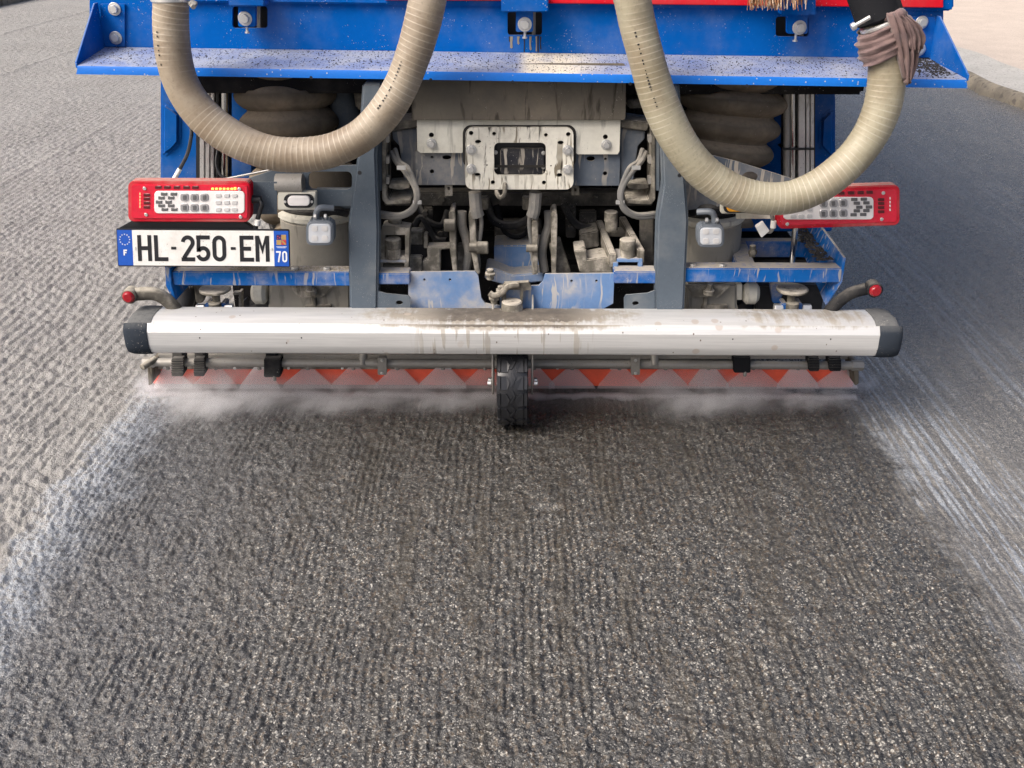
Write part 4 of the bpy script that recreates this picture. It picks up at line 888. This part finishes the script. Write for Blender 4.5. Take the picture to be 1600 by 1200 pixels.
# --- beige suction housings
for s_, uc, top, w in ((0, 490, 352, 118), (1, 1112, 357, 84)):
    D = 3.28; rad = .135 if s_ == 0 else .12
    ctop, cbot = P(uc, top, D - rad), P(uc, 500, D - rad); ctop.y = cbot.y = D
    hs = pt(MB().cyl(Vector((ctop.x, D, cbot.z - .06)), ctop, rad, seg=40, bevel=.05), 'suction_housing', 'housing')
    pt(MB().cyl(ctop + Vector((0, 0, -.005)), ctop + Vector((0, 0, .028)), rad * 1.05, seg=40), 'housing_ring', 'white_soft', hs)
    pt(MB().cyl(ctop + Vector((0, 0, .027)), ctop + Vector((0, 0, .048)), rad * .98, seg=40), 'housing_seal', 'rubber', hs)
    pt(MB().cyl(ctop + Vector((0, 0, .045)), ctop + Vector((0, .02, .16)), rad * .9, seg=40), 'housing_neck', 'bellow', hs)
    u0, u1 = (420, 548) if s_ == 0 else (1072, 1152)
    pt(MB().poly([(u0, 443), (u1, 443), (u1, 480), (u1 + 6 * s_, 496), (u0 - 8 * (1 - s_), 496), (u0, 478)], 3.10, .1, .008, 3), 'housing_box', 'housing', hs)
    bu = 487 if s_ == 0 else 1107
    bp = pt(MB().poly([(bu - 36, 446), (bu + 35, 446), (bu + 17, 465), (bu - 21, 465)], 3.075, .012, .002), 'clip_plate', 'tan_light', hs)
    c = P(bu, 457, 3.065); pt(MB().cyl(c + Vector((0, -.006, -.004)), c + Vector((0, -.006, .012)), .018, seg=18).cyl(c + Vector((0, -.008, .01)), c + Vector((0, -.012, .034)), .0095, seg=12).cyl(c + Vector((0, -.006, .011)), c + Vector((0, -.007, .018)), .013, seg=6), 'clip_bolt', 'tan_light', hs)
    pt(MB().tube([P(bu + 4 - 8 * s_, 464, 3.09), P(bu + 7 - 14 * s_, 496, 3.09)], .0075), 'clip_rod', 'tan', hs)
    pt(MB().poly([(bu - 12, 492), (bu - 10, 478), (bu + 30, 477), (bu + 32, 492), (bu + 24, 492), (bu + 22, 484), (bu - 4, 484), (bu - 5, 492)], 3.085, .02, .002), 'clip_bridge', 'tan', hs)
    wu = 406 if s_ == 0 else 1173
    c = P(wu, 458, 3.12); pt(MB().cyl(c + Vector((-.024, 0, 0)), c + Vector((.024, 0, 0)), .036, seg=26, bevel=.3), 'guide_roller', 'white_soft')
pt(MB().rect(1150, 444, 1160, 469, 3.11, .04, .002), 'roller_bracket', 'white_soft')
# lifting hangers
for u in (336, 1238):
    c = P(u, 452, 3.06); pt(MB().cyl(c + Vector((0, 0, -.006)), c + Vector((0, 0, .006)), .05, seg=34, bevel=.5), 'hanger_disc', 'tan_light')
    lo = P(u, 500, 3.06); hr = pt(MB().cyl(c, Vector((c.x, c.y, lo.z)), .0125, seg=18), 'hanger_rod', 'tan_light')
    e = P(u, 478, 3.045); pt(MB().cyl(e + Vector((0, 0, -.02)), e + Vector((0, 0, .012)), .020, seg=20), 'hanger_eye', 'tan', hr)
    for s_ in (-1, 1):
        pt(MB().rect(u + s_ * 12 - 4, 474, u + s_ * 12 + 4, 500, 3.05, .05, .003), 'hanger_cheek', 'blue_bar', hr)
        c2 = P(u + s_ * 22, 482, 3.06); pt(MB().cyl(c2 + Vector((-.014, 0, 0)), c2 + Vector((.014, 0, 0)), .016, seg=6), 'hanger_bolt', 'zinc', hr)
    pt(MB().poly([(u - 34, 444), (u - 8, 444), (u - 20, 474), (u - 30, 474)], 3.12, .03, .003), 'hanger_web', 'tan' if u < 800 else 'blue_bar', hr)
pt(MB().cyl(P(1243, 352, 3.16), P(1236, 424, 3.16), .0095), 'lift_rod', 'chrome')
pt(MB().rect(373, 456, 377, 490, 3.10, .03, .001).rect(364, 457, 373, 461, 3.10, .02, .001), 'thin_bracket', 'tan_light')
# spray housing that closes the space behind the bumper, and its dark hoses
zt = .42
pt(MB().box((.0, 3.52, .27), (2.02, .40, .30), .03, 3), 'wash_box', 'under')
for pth, r_ in (([(380, 470), (392, 480), (410, 476), (425, 484), (440, 500)], .02), ([(385, 490), (400, 470), (418, 466), (430, 476)], .016), ([(1155, 470), (1170, 488), (1195, 480), (1215, 492)], .03), ([(285, 440), (292, 460), (284, 490)], .03)):
    pt(MB().tube(spline([P(u, v, 3.22) for u, v in pth], .008), r_, 12), 'black_hose', 'black')
pt(MB().poly([(272, 440), (300, 446), (296, 496), (276, 496)], 3.2, .1, .006), 'side_bracket', 'rubber')
pt(MB().poly([(1180, 446), (1290, 446), (1282, 496), (1180, 496)], 3.16, .03, .004), 'black_side_plate', 'black')

# --- side marker arms
for nm, pth, r_, lamp, mt, lb in (('l', [(300, 505, 3.02), (282, 492, 2.99), (262, 470, 2.98), (240, 459, 2.97), (206, 460, 2.96)], .021, (203, 462), 'tan', 'grey rubber arm with red marker lamp, left'), ('r', [(1284, 500, 3.02), (1304, 478, 2.99), (1326, 460, 2.98), (1350, 452, 2.97), (1367, 450, 2.96)], .019, (1366, 452), 'rubber', 'black rubber arm with red marker lamp, right')):
    a_ = pt(MB().tube(spline([P(*p) for p in pth], .006), r_ if nm == 'r' else [r_] * len(spline([P(*p) for p in pth], .006)), 16), 'marker_arm', mt, label=lb)
    c = P(*lamp, 2.945 if nm == 'l' else 2.94); pt(MB().cyl(c + Vector((0, .03, 0)), c + Vector((0, -.012, 0)), .0235, seg=24), 'marker_housing', mt, a_)
    pt(MB().cyl(c + Vector((0, -.008, 0)), c + Vector((0, -.022, 0)), .019, .017, 24, .4), 'marker_lens', 'lens_dark', a_)

# --- vertical profiles, cables, bellows and side panels under the shelf
for s_, pan, emb in ((0, [(250, 100), (396, 100), (396, 292), (250, 292)], [(252, 158), (266, 166), (281, 178), (281, 224), (270, 236), (252, 248)]), (1, [(1160, 120), (1302, 120), (1306, 150), (1306, 356), (1160, 356)], [(1304, 168), (1292, 176), (1282, 186), (1280, 230), (1292, 243), (1304, 252)])):
    sp_ = pt(MB().poly(pan, 3.52, .5, .008, 3), 'side_panel', 'blue_deep')
    pt(MB().poly(emb, 3.505, .03, .012, 3), 'panel_emboss', 'blue_deep', sp_)
pt(MB().poly([(1150, 335), (1300, 335), (1300, 362), (1150, 362)], 3.42, .05, .004), 'side_panel_skirt', 'blue_deep')
for u0, u1 in ((312, 319), (321, 327), (329, 334)): pt(MB().rect(u0, 100, u1, 290, 3.33, .05, .0015), 'aluminium_profile', 'alu')
for u0, u1 in ((1248, 1258), (1260, 1265), (1267, 1272)): pt(MB().rect(u0, 118, u1, 300, 3.33, .05, .0015), 'aluminium_profile', 'alu')
pt(MB().rect(306, 100, 360, 290, 3.385, .02, .002), 'profile_backing', 'black'); pt(MB().rect(1222, 118, 1274, 300, 3.385, .02, .002), 'profile_backing', 'black')
for u, r_, mt in ((340, .006, 'black'), (351, .012, 'chrome'), (1238, .010, 'chrome'), (1229, .011, 'steel')):
    pt(MB().tube([P(u, 100, 3.34), P(u, 300, 3.34)], r_), 'vertical_pipe', mt)
for v in (143, 233): pt(MB().rect(1223, v - 1.5, 1273, v + 1.5, 3.322, .07, .001), 'cable_tie', 'black')
pt(MB().tube(spline([P(299, 200, 3.42), P(299, 212, 3.4), P(293, 240, 3.38), P(280, 266, 3.36)], .006), .0062, 8), 'drop_cable', 'black')
pt(MB().tube([P(281, 264, 3.36), P(272, 280, 3.35)], .0075), 'cable_sleeve', 'plate_white')
pt(MB().tube([P(350, 280, 3.3), P(440, 262, 3.2)], .004), 'support_wire', 'chrome')
pt(MB().tube(spline([P(341, 230, 3.33), P(338, 255, 3.32), P(345, 274, 3.31), P(360, 282, 3.3)], .006), .005, 8), 'drop_cable', 'black')
def bellow(path, rad, waves, amp):
    sp_ = spline([P(u, v, D) for u, v, D in path], .006); n = len(sp_)
    rs = [rad[0] + (rad[1] - rad[0]) * i / n + amp * (abs(math.sin(math.pi * waves * i / n + .6)) ** .7 - .5) for i in range(n)]
    return MB().tube(sp_, rs, 40)
pt(bellow([(444, 92, 3.40), (447, 140, 3.39), (452, 190, 3.38), (458, 240, 3.37), (468, 300, 3.36), (486, 345, 3.34)], (.150, .125), 6.2, .045), 'bellows', 'bellow', smooth=70)
pt(bellow([(1150, 110, 3.40), (1145, 150, 3.39), (1137, 200, 3.38), (1128, 250, 3.37), (1118, 300, 3.36), (1112, 350, 3.34)], (.165, .115), 6.4, .045), 'bellows', 'bellow', smooth=70)
pt(MB().tube(spline([P(530, 110, 3.42), P(536, 160, 3.42), P(548, 200, 3.42), P(566, 240, 3.42)], .01), .045, 20), 'grey_duct', 'grey')
pt(MB().poly([(550, 135), (576, 130), (572, 175), (556, 170)], 3.36, .1, .006), 'duct_bracket', 'tan'); pt(MB().poly([(575, 110), (605, 110), (600, 160), (578, 150)], 3.44, .1, .006), 'duct_bracket', 'under')
pt(MB().poly([(978, 156), (1006, 154), (1008, 169), (982, 170)], 3.3, .1, .004), 'duct_bracket', 'tan')
pt(MB().holed([(372, 284), (440, 262), (562, 258), (562, 322), (494, 322), (494, 300), (432, 300), (430, 284)], [rr(482, 268, 550, 296, 8)], 3.06, .01), 'chassis_wing', 'grey')
pt(MB().rect(490, 299, 552, 326, 3.08, .05, .003), 'chassis_arm', 'grey')
pt(MB().holed([(1050, 238), (1100, 240), (1150, 252), (1242, 281), (1242, 292), (1160, 318), (1060, 330), (1050, 330)], [circ(1172, 277, 9, sx=1.4)], 3.07, .01), 'chassis_wing', 'grey_drip')
pt(MB().rect(1068, 305, 1130, 326, 3.09, .05, .003), 'chassis_arm', 'grey')
pt(MB().tube([P(432, 288, 3.03), P(474, 288, 3.03)], .032, 22), 'exhaust_stub', 'steel')
for pth in ([(500, 335, 3.1), (520, 328, 3.08), (545, 332, 3.1)], [(1080, 330, 3.1), (1105, 326, 3.07), (1130, 330, 3.1)]):
    pt(MB().tube(spline([P(*p) for p in pth], .006), .016, 10), 'cable_loom', 'rubber')

# --- white bumper beam
zc = P(800, 520, 2.83)
xl, xr = P(226, 520, 2.83).x, P(1379, 520, 2.83).x
zT, zK, zF, zL = P(800, 488, 2.945).z, P(800, 515, 2.835).z, P(800, 541, 2.83).z, P(800, 554, 2.85).z
prof = [(2.99, zT - .004), (2.93, zT), (2.895, zT - .003), (2.868, zT - .014), (2.845, zK + .012), (2.836, zK), (2.830, zK - .012), (2.830, zF), (2.833, zF - .012), (2.842, zL + .006), (2.858, zL - .003), (2.88, zL - .008), (2.97, zL - .008), (2.99, zL + .0)]
def sweep(x0, x1, pr, n=30):
    m = MB(); k_ = len(pr)
    for i in range(n + 1):
        x = x0 + (x1 - x0) * i / n
        for y, z in pr: m.v.append(Vector((x, y, z)))
    for i in range(n):
        for j in range(k_): m.f.append((i * k_ + j, (i + 1) * k_ + j, (i + 1) * k_ + (j + 1) % k_, i * k_ + (j + 1) % k_))
    m.f.append(tuple(range(k_))); m.f.append(tuple(n * k_ + j for j in range(k_))[::-1]); return m
bum = pt(sweep(xl, xr, prof), 'bumper', 'bumper', smooth=22)
cy, cz = 2.91, (zT + zL) / 2
def grow(g): return [(cy + (y - cy) * g, cz + (z - cz) * g) for y, z in prof]
for s_, x0, u_out in ((-1, xl, 191), (1, xr, 1413)):
    xo = P(u_out, 520, 2.83).x; m = MB(); st_ = [(x0 - s_ * .006, 1.03), (x0 - s_ * .002, 1.05), (lerp(x0, xo, .5), 1.06), (lerp(x0, xo, .78), 1.045), (lerp(x0, xo, .92), 1.0), (lerp(x0, xo, .98), .96), (xo, .89)]; k_ = len(prof)
    for x, g in st_:
        for y, z in grow(g): m.v.append(Vector((x, y, z)))
    for i in range(len(st_) - 1):
        for j in range(k_): m.f.append((i * k_ + j, (i + 1) * k_ + j, (i + 1) * k_ + (j + 1) % k_, i * k_ + (j + 1) % k_))
    m.f.append(tuple(range(k_))); m.f.append(tuple((len(st_) - 1) * k_ + j for j in range(k_)))
    pt(m, 'end_cap', 'caps', bum, smooth=40)
for u, v in ((312, 528), (471, 528), (1145, 530), (1298, 530)): c = P(u, v, 2.8298); pt(MB().cyl(c, c + Vector((0, .004, 0)), .0028, seg=8), 'drain_hole_shade', 'ink', bum)  # dark discs on the face paint the shade in the holes

# --- spray bar and hood
zp = P(800, 568.5, 3.10).z
pipe = pt(MB().tube([Vector((P(238, 566, 3.1).x, 3.10, zp)), Vector((0, 3.10, zp)), Vector((P(1334, 566, 3.1).x, 3.10, zp))], .0145, 18), 'spray_bar', 'steel')
for u in (233, 1340): c = P(u, 566, 3.1); c.z = zp; s_ = -1 if u < 800 else 1; pt(MB().cyl(c + Vector((-.02, 0, 0)), c + Vector((.02, 0, 0)), .018, seg=6), 'bar_end_cap', 'steel', pipe)
pt(MB().rect(246, 553, 1330, 562, 3.16, .05, .004), 'hood_top_rail', 'steel')
hd = MB(); fx0, fx1 = P(236, 590, 3.17).x, P(1337, 590, 3.17).x; zh0, zh1 = P(800, 575, 3.17).z, P(800, 603, 3.18).z
hood = pt(MB().box(((fx0 + fx1) / 2, 3.19, (zh0 + zh1) / 2), (fx1 - fx0, .02, zh0 - zh1), .003), 'spray_hood', 'hood')
pt(MB().rect(238, 572.5, 1336, 577, 3.15, .02, .001), 'hood_seam', 'tan', hood)
for u in range(283, 1330, 84): c = P(u, 575, 3.148); pt(MB().cyl(c, c + Vector((0, -.004, 0)), .005, seg=8), 'hood_screw', 'zinc', hood)
for u in (234, 1338):
    pt(MB().poly([(u - 4, 570), (u + 4, 570), (u + 4, 600), (u - 2, 603)], 3.09, .11, .002), 'hood_end', 'mudplate', hood)
for u, v0, v1, w in ((277, 552, 588, 9), (311, 552, 588, 8), (1272, 551, 580, 8), (1305, 551, 580, 9)):
    k_ = pt(MB().rrect(u - w, v0 + 8, u + w, v1, 2, 3.07, .05, .003), 'toothed_clamp', 'rubber', pipe)
    pt(MB().rect(u - w + 1, v0 - 4, u + w - 1, v0 + 9, 3.09, .03, .002), 'clamp_strap', 'rubber', pipe)
    for i in range(6): pt(MB().rect(u - w - .5, v0 + 11 + i * (v1 - v0 - 14) / 6, u + w + .5, v0 + 13 + i * (v1 - v0 - 14) / 6, 3.066, .01, .0005, 1), 'clamp_rib', 'rubber', pipe)
for u, v0, v1 in ((425, 561, 590), (1160, 557, 583)):
    pt(MB().rect(u - 13, v0, u + 13, v1, 3.065, .05, .003), 'bar_clamp', 'rubber', pipe); pt(MB().rect(u - 10, v0 - 10, u + 8, v0 + 2, 3.09, .03, .002), 'clamp_strap', 'rubber', pipe)
    c = P(u + 4, v1 + 1, 3.07); pt(MB().cyl(c + Vector((0, 0, .01)), c + Vector((0, 0, -.008)), .006, seg=8), 'clamp_screw', 'steel', pipe)
for u in (597, 993):
    k_ = pt(MB().rrect(u - 7, 559, u + 7, 586, 2, 3.068, .02, .002), 'bar_bracket', 'steel', pipe)
    for v in (563, 583): pt(MB().bolt(u, v, 3.067, 2.6, out=.003), 'screw', 'zinc', pipe)
for u in (567, 1023): c = P(u, 562, 3.1); pt(MB().cyl(c + Vector((0, -.01, -.02)), c + Vector((0, .03, .03)), .014, seg=12), 'pipe_elbow', 'steel', pipe)
for u in (262, 337, 405, 481, 552, 621, 692, 758, 834, 894, 968, 1040, 1107, 1177, 1247, 1318):
    c = P(u, 574, 3.11); pt(MB().cyl(c + Vector((0, 0, .012)), c + Vector((0, 0, -.008)), .007, seg=8), 'nozzle', 'steel', pipe)
pt(MB().tube([P(222, 574, 3.05), P(243, 561, 3.1)], .011), 'bar_stub', 'tan')

# --- guide wheel below the bumper
wc = Vector((P(801, 640, 2.95).x, 2.962, .142)); wr, ww = .135, .049
m = MB(); prof_w = [(-ww, .07), (-ww, wr - .02), (-ww * .92, wr - .006), (-ww * .6, wr), (ww * .6, wr), (ww * .92, wr - .006), (ww, wr - .02), (ww, .07)]
NS = 56
for dx, r_ in prof_w:
    for k in range(NS): a = 2 * math.pi * k / NS; m.v.append(wc + Vector((dx, r_ * math.cos(a), r_ * math.sin(a))))
for i in range(len(prof_w) - 1):
    for k in range(NS): m.f.append((i * NS + k, i * NS + (k + 1) % NS, (i + 1) * NS + (k + 1) % NS, (i + 1) * NS + k))
gw = pt(m, 'guide_wheel', 'tyre')
def tread(a0, shape, mat):
    m = MB(); vs = []
    for r_ in (wr - .002, wr + .0045):
        for x, a in shape: an = a0 + a; vs.append(wc + Vector((x, -r_ * math.cos(an), r_ * math.sin(an))))
    n = len(shape); m.add(vs, [tuple(range(n))[::-1], tuple(range(n, 2 * n))] + [(i, (i + 1) % n, n + (i + 1) % n, n + i) for i in range(n)])
    pt(m, 'tread_block', mat, gw)
NT_ = 16; da = 2 * math.pi / NT_
for k in range(NT_):
    a = k * da
    mt = 'tyre'
    for s_ in (-1, 1):
        tread(a, [(s_ * .046, -.13), (s_ * .037, -.13), (s_ * .037, .17), (s_ * .046, .17)], mt)
        tread(a, [(s_ * .034, -.14), (s_ * .015, -.14), (s_ * .008, .02), (s_ * .018, .16), (s_ * .034, .16)], mt)
    tread(a + .1, [(-.010, -.17), (-.002, -.17), (.010, 0), (.002, .15), (-.006, .15), (.003, 0)], mt)
pt(MB().cyl(wc - Vector((ww * .8, 0, 0)), wc + Vector((ww * .8, 0, 0)), .075, seg=28), 'wheel_hub', 'steel', gw)
for s_ in (-1, 1):
    x = wc.x + s_ * (ww + .010)
    pts = [Vector((x, wc.y - .055, wc.z - .02)), Vector((x, wc.y - .02, wc.z - .035)), Vector((x, wc.y + .03, wc.z - .02)), Vector((x, wc.y + .05, .42)), Vector((x, wc.y - .06, .30)), Vector((x, wc.y - .075, wc.z + .03))]
    pt(MB().prism(pts, (s_ * .006, 0, 0), .001, 1), 'wheel_fork', 'steel', gw)
    c = Vector((x + s_ * .008, wc.y, wc.z)); pt(MB().cyl(c, c + Vector((s_ * .012, 0, 0)), .012, seg=6).cyl(c + Vector((0, -.055, .02)), c + Vector((s_ * .012, -.055, .02)), .008, seg=6), 'axle_nut', 'zinc', gw)

# ------------------------------------------------------------------ cloth tied round the right hose
clo = thing('cloth', 'faded mauve cloth knotted round the top of the right hose', 'cloth', P(1384, 60, 2.86))
m = MB(); NA, NB = 40, 14; axis0, axis1 = P(1379, 28, 2.86), P(1386, 78, 2.86)
for j in range(NB + 1):
    t = j / NB; c = lerp(axis0, axis1, t)
    for i in range(NA):
        a = 2 * math.pi * i / NA
        fold = .004 * math.sin(j * 2.1 + a * 1.2) + .0035 * math.sin(a * 3 + j * 1.1) + .002 * math.sin(j * 4.3 - a * 2)
        r_ = .0565 + .008 * math.sin(math.pi * t) + fold
        sl_ = -math.cos(a) * .034 * (1) if True else 0
        m.v.append(c + Vector((math.cos(a) * r_, math.sin(a) * r_, -.012 - .030 * math.cos(a) * -1 * (1 if t > 0 else 1) + (-.03 * (1 - t) * 0))))
for j in range(NB):
    for i in range(NA): m.f.append((j * NA + i, j * NA + (i + 1) % NA, (j + 1) * NA + (i + 1) % NA, (j + 1) * NA + i))
w_ = m.build('wrap', 'cloth', clo, smooth=180)
def drape(pa_, wa, th, ph):
    sp_ = spline(pa_, .008); m = MB(); n = len(sp_); K = 16
    for i, p in enumerate(sp_):
        t = i / (n - 1); w = wa(t)
        for k in range(K):
            s = k / (K - 1) - .5; f = .010 * math.sin(k * 1.5 + ph + t * 3) * (.4 + t) + .004 * math.sin(k * 3.1 + t * 9 + ph)
            m.v.append(p + Vector((s * w, f - .012 * math.cos(s * 3), .006 * math.sin(k + ph) * t)))
    for i in range(n - 1):
        for k in range(K - 1): m.f.append((i * K + k, (i + 1) * K + k, (i + 1) * K + k + 1, i * K + k + 1))
    o = m.build('hanging_end', 'cloth', clo, smooth=180); md = o.modifiers.new('thickness', 'SOLIDIFY'); md.thickness = .004
    return o
drape([P(1400, 20, 2.80), P(1408, 40, 2.795), P(1416, 70, 2.80), P(1418, 100, 2.81), P(1416, 128, 2.82)], lambda t: .03 * (1 - t) ** .6 + .014 + .022 * math.sin(3.1 * t), .004, .3)
drape([P(1408, 22, 2.79), P(1424, 40, 2.785), P(1432, 60, 2.79), P(1430, 82, 2.80)], lambda t: .022 + .026 * math.sin(2.6 * t), .004, 2.2)
kn = MB(); kc = P(1402, 28, 2.80)
kn.tube(spline([kc + Vector((-.03, .02, .0)), kc + Vector((0, -.01, .012)), kc + Vector((.026, 0, -.002)), kc + Vector((.03, .02, -.03))], .005), [.010 + .004 * math.sin(i * .9) for i in range(len(spline([kc + Vector((-.03, .02, .0)), kc + Vector((0, -.01, .012)), kc + Vector((.026, 0, -.002)), kc + Vector((.03, .02, -.03))], .005)))], 14)
kn.build('knot', 'cloth', clo, smooth=180)

# ------------------------------------------------------------------ broom hung head-down behind the lip
bro = thing('broom', 'worn bristle broom head hanging above the right latch', 'broom', P(1215, 5, 3.08))
c = P(1212, -34, 3.08); MB().box(c, (.18, .06, .05), .01).build('broom_head', 'wood', bro)
MB().cyl(c + Vector((0, .0, .02)), c + Vector((.05, .02, 1.2)), .014).build('handle', 'wood', bro)
r5 = random.Random(9)
for mt, n_ in (('bristle', 110), ('bristle_pale', 50)):
    m = MB()
    for i in range(n_):
        u = r5.choice([r5.gauss(1180, 7), r5.gauss(1203, 9), r5.gauss(1216, 6), r5.gauss(1243, 9)]); e = r5.uniform(4, 17); dx = r5.uniform(-4, 4)
        p0, p1 = P(u, -30, 3.06 + r5.uniform(-.02, .02)), P(u + dx, e, 3.06 + r5.uniform(-.03, .02))
        m.tube([p0, lerp(p0, p1, .5) + Vector((r5.uniform(-.004, .004), 0, 0)), p1], [.0016, .0014, .0009], 4)
    m.build('bristles', mt, bro, kind='stuff')

# ------------------------------------------------------------------ water: spray fans and drifting mist
def mat_vol(name, dens, col=(.98, .985, 1), shaped=False, aniso=.2):
    t = NT(name); t.t.nodes.remove(t.b)
    v = t.n('ShaderNodeVolumePrincipled'); v.inputs['Color'].default_value = (*col, 1); v.inputs['Anisotropy'].default_value = aniso
    if shaped:
        c = t.co(); ln = t.n('ShaderNodeVectorMath', operation='LENGTH'); t.set(ln.inputs[0], c)
        fall = t.step(ln.outputs['Value'], .15, 1., 1, 0)
        ns = t.step(t.noise(t.vm(c, (2.6, 1.6, 1.2)), 1, 3, .6, .4), .36, .66)
        t.set(v.inputs['Density'], t.m2('MULTIPLY', t.m2('MULTIPLY', fall, ns), dens))
    else: v.inputs['Density'].default_value = dens
    t.t.links.new(v.outputs[0], t.out.inputs['Volume']); return t.m
M['fan'] = mat_vol('fine_spray', 95); M['fan_thin'] = mat_vol('thin_spray', 60); M['fan_foot'] = mat_vol('dense_spray', 40)
words = 'first second third fourth fifth sixth seventh eighth ninth tenth eleventh twelfth thirteenth fourteenth fifteenth sixteenth'.split()
for i, u in enumerate((262, 337, 405, 481, 552, 621, 692, 758, 834, 894, 968, 1040, 1107, 1177, 1247, 1318)):
    r6 = random.Random(40 + i); hw0, hw1 = r6.uniform(5, 10), r6.uniform(30, 42)
    D = 3.135 + .014 * (i % 2)
    hl, hr_ = (hw1, hw1) if 0 < i < 15 else ((22, hw1) if i == 0 else (hw1, 22))
    bz = .004
    q_ = [P(u - hw0, 574, D), P(u + hw0, 574, D), P(u + hr_ * r6.uniform(.9, 1.1), 601, D), P(u + hr_ * 1.05, 608, D), P(u - hl * 1.05, 608, D), P(u - hl * r6.uniform(.9, 1.1), 601, D)]
    for k in (3, 4): q_[k].z = max(q_[k].z, bz)
    o = MB().prism(q_, (0, .012, 0), 0).build('spray_fan', ('fan', 'fan_thin', 'fan')[i % 3])
    tag(o, f'{words[i]} fan of water from the left under the white bumper', 'water spray', 'water fans along the spray bar')
M['mist'] = mat_vol('drifting_mist', 14., shaped=True)
for nm, u, v, sx, sy, sz in (('l', 340, 640, .32, .22, .10), ('l2', 520, 634, .34, .18, .065), ('m', 700, 632, .32, .16, .06), ('r', 1090, 636, .32, .20, .09), ('r2', 1250, 630, .24, .15, .055), ('e', 238, 612, .10, .10, .05), ('f', 1345, 608, .08, .09, .05)):
    g = G(u, v); me_ = bpy.data.meshes.new('mist'); b = bmesh.new(); bmesh.ops.create_icosphere(b, subdivisions=3, radius=1); b.to_mesh(me_); b.free()
    me_.materials.append(M['mist']); o = bpy.data.objects.new('water_mist', me_); COL.objects.link(o); o.location = (g.x, g.y, sz * .55); o.scale = (sx, sy, sz)
    lab = {'l': 'drifting mist puff on the wet road below the left tail light', 'l2': 'thin mist puff beneath the left half of the bumper', 'm': 'faint mist just left of the guide wheel', 'r': 'mist puff below the right half of the bumper', 'r2': 'faint mist near the right end of the spray bar', 'e': 'bright splash mist at the left end of the hood', 'f': 'bright splash mist at the right end of the hood'}[nm]
    tag(o, lab, 'mist', 'mist puffs behind the spray bar', 'stuff')

b = MB(); n_ = 60; r7 = random.Random(3)
for i in range(n_ + 1):
    x = fx0 + (fx1 - fx0) * i / n_; h_ = .006 + .010 * r7.random(); w_ = .02 + .025 * r7.random()
    b.v += [Vector((x, 3.145, .002)), Vector((x, 3.145 - w_, .002)), Vector((x, 3.14 - w_ * .6, h_)), Vector((x, 3.145, h_ * 1.2))]
    if i:
        o_ = 4 * i
        for k in range(4): b.f.append((o_ - 4 + k, o_ + k, o_ + (k + 1) % 4, o_ - 4 + (k + 1) % 4))
b.f.append((0, 1, 2, 3)); b.f.append((4 * n_ + 3, 4 * n_ + 2, 4 * n_ + 1, 4 * n_))
tag(b.build('water_splash', mat_vol('splash_water', 55)), 'white line of splashing water where the fans hit the road', 'splash', kind='stuff')
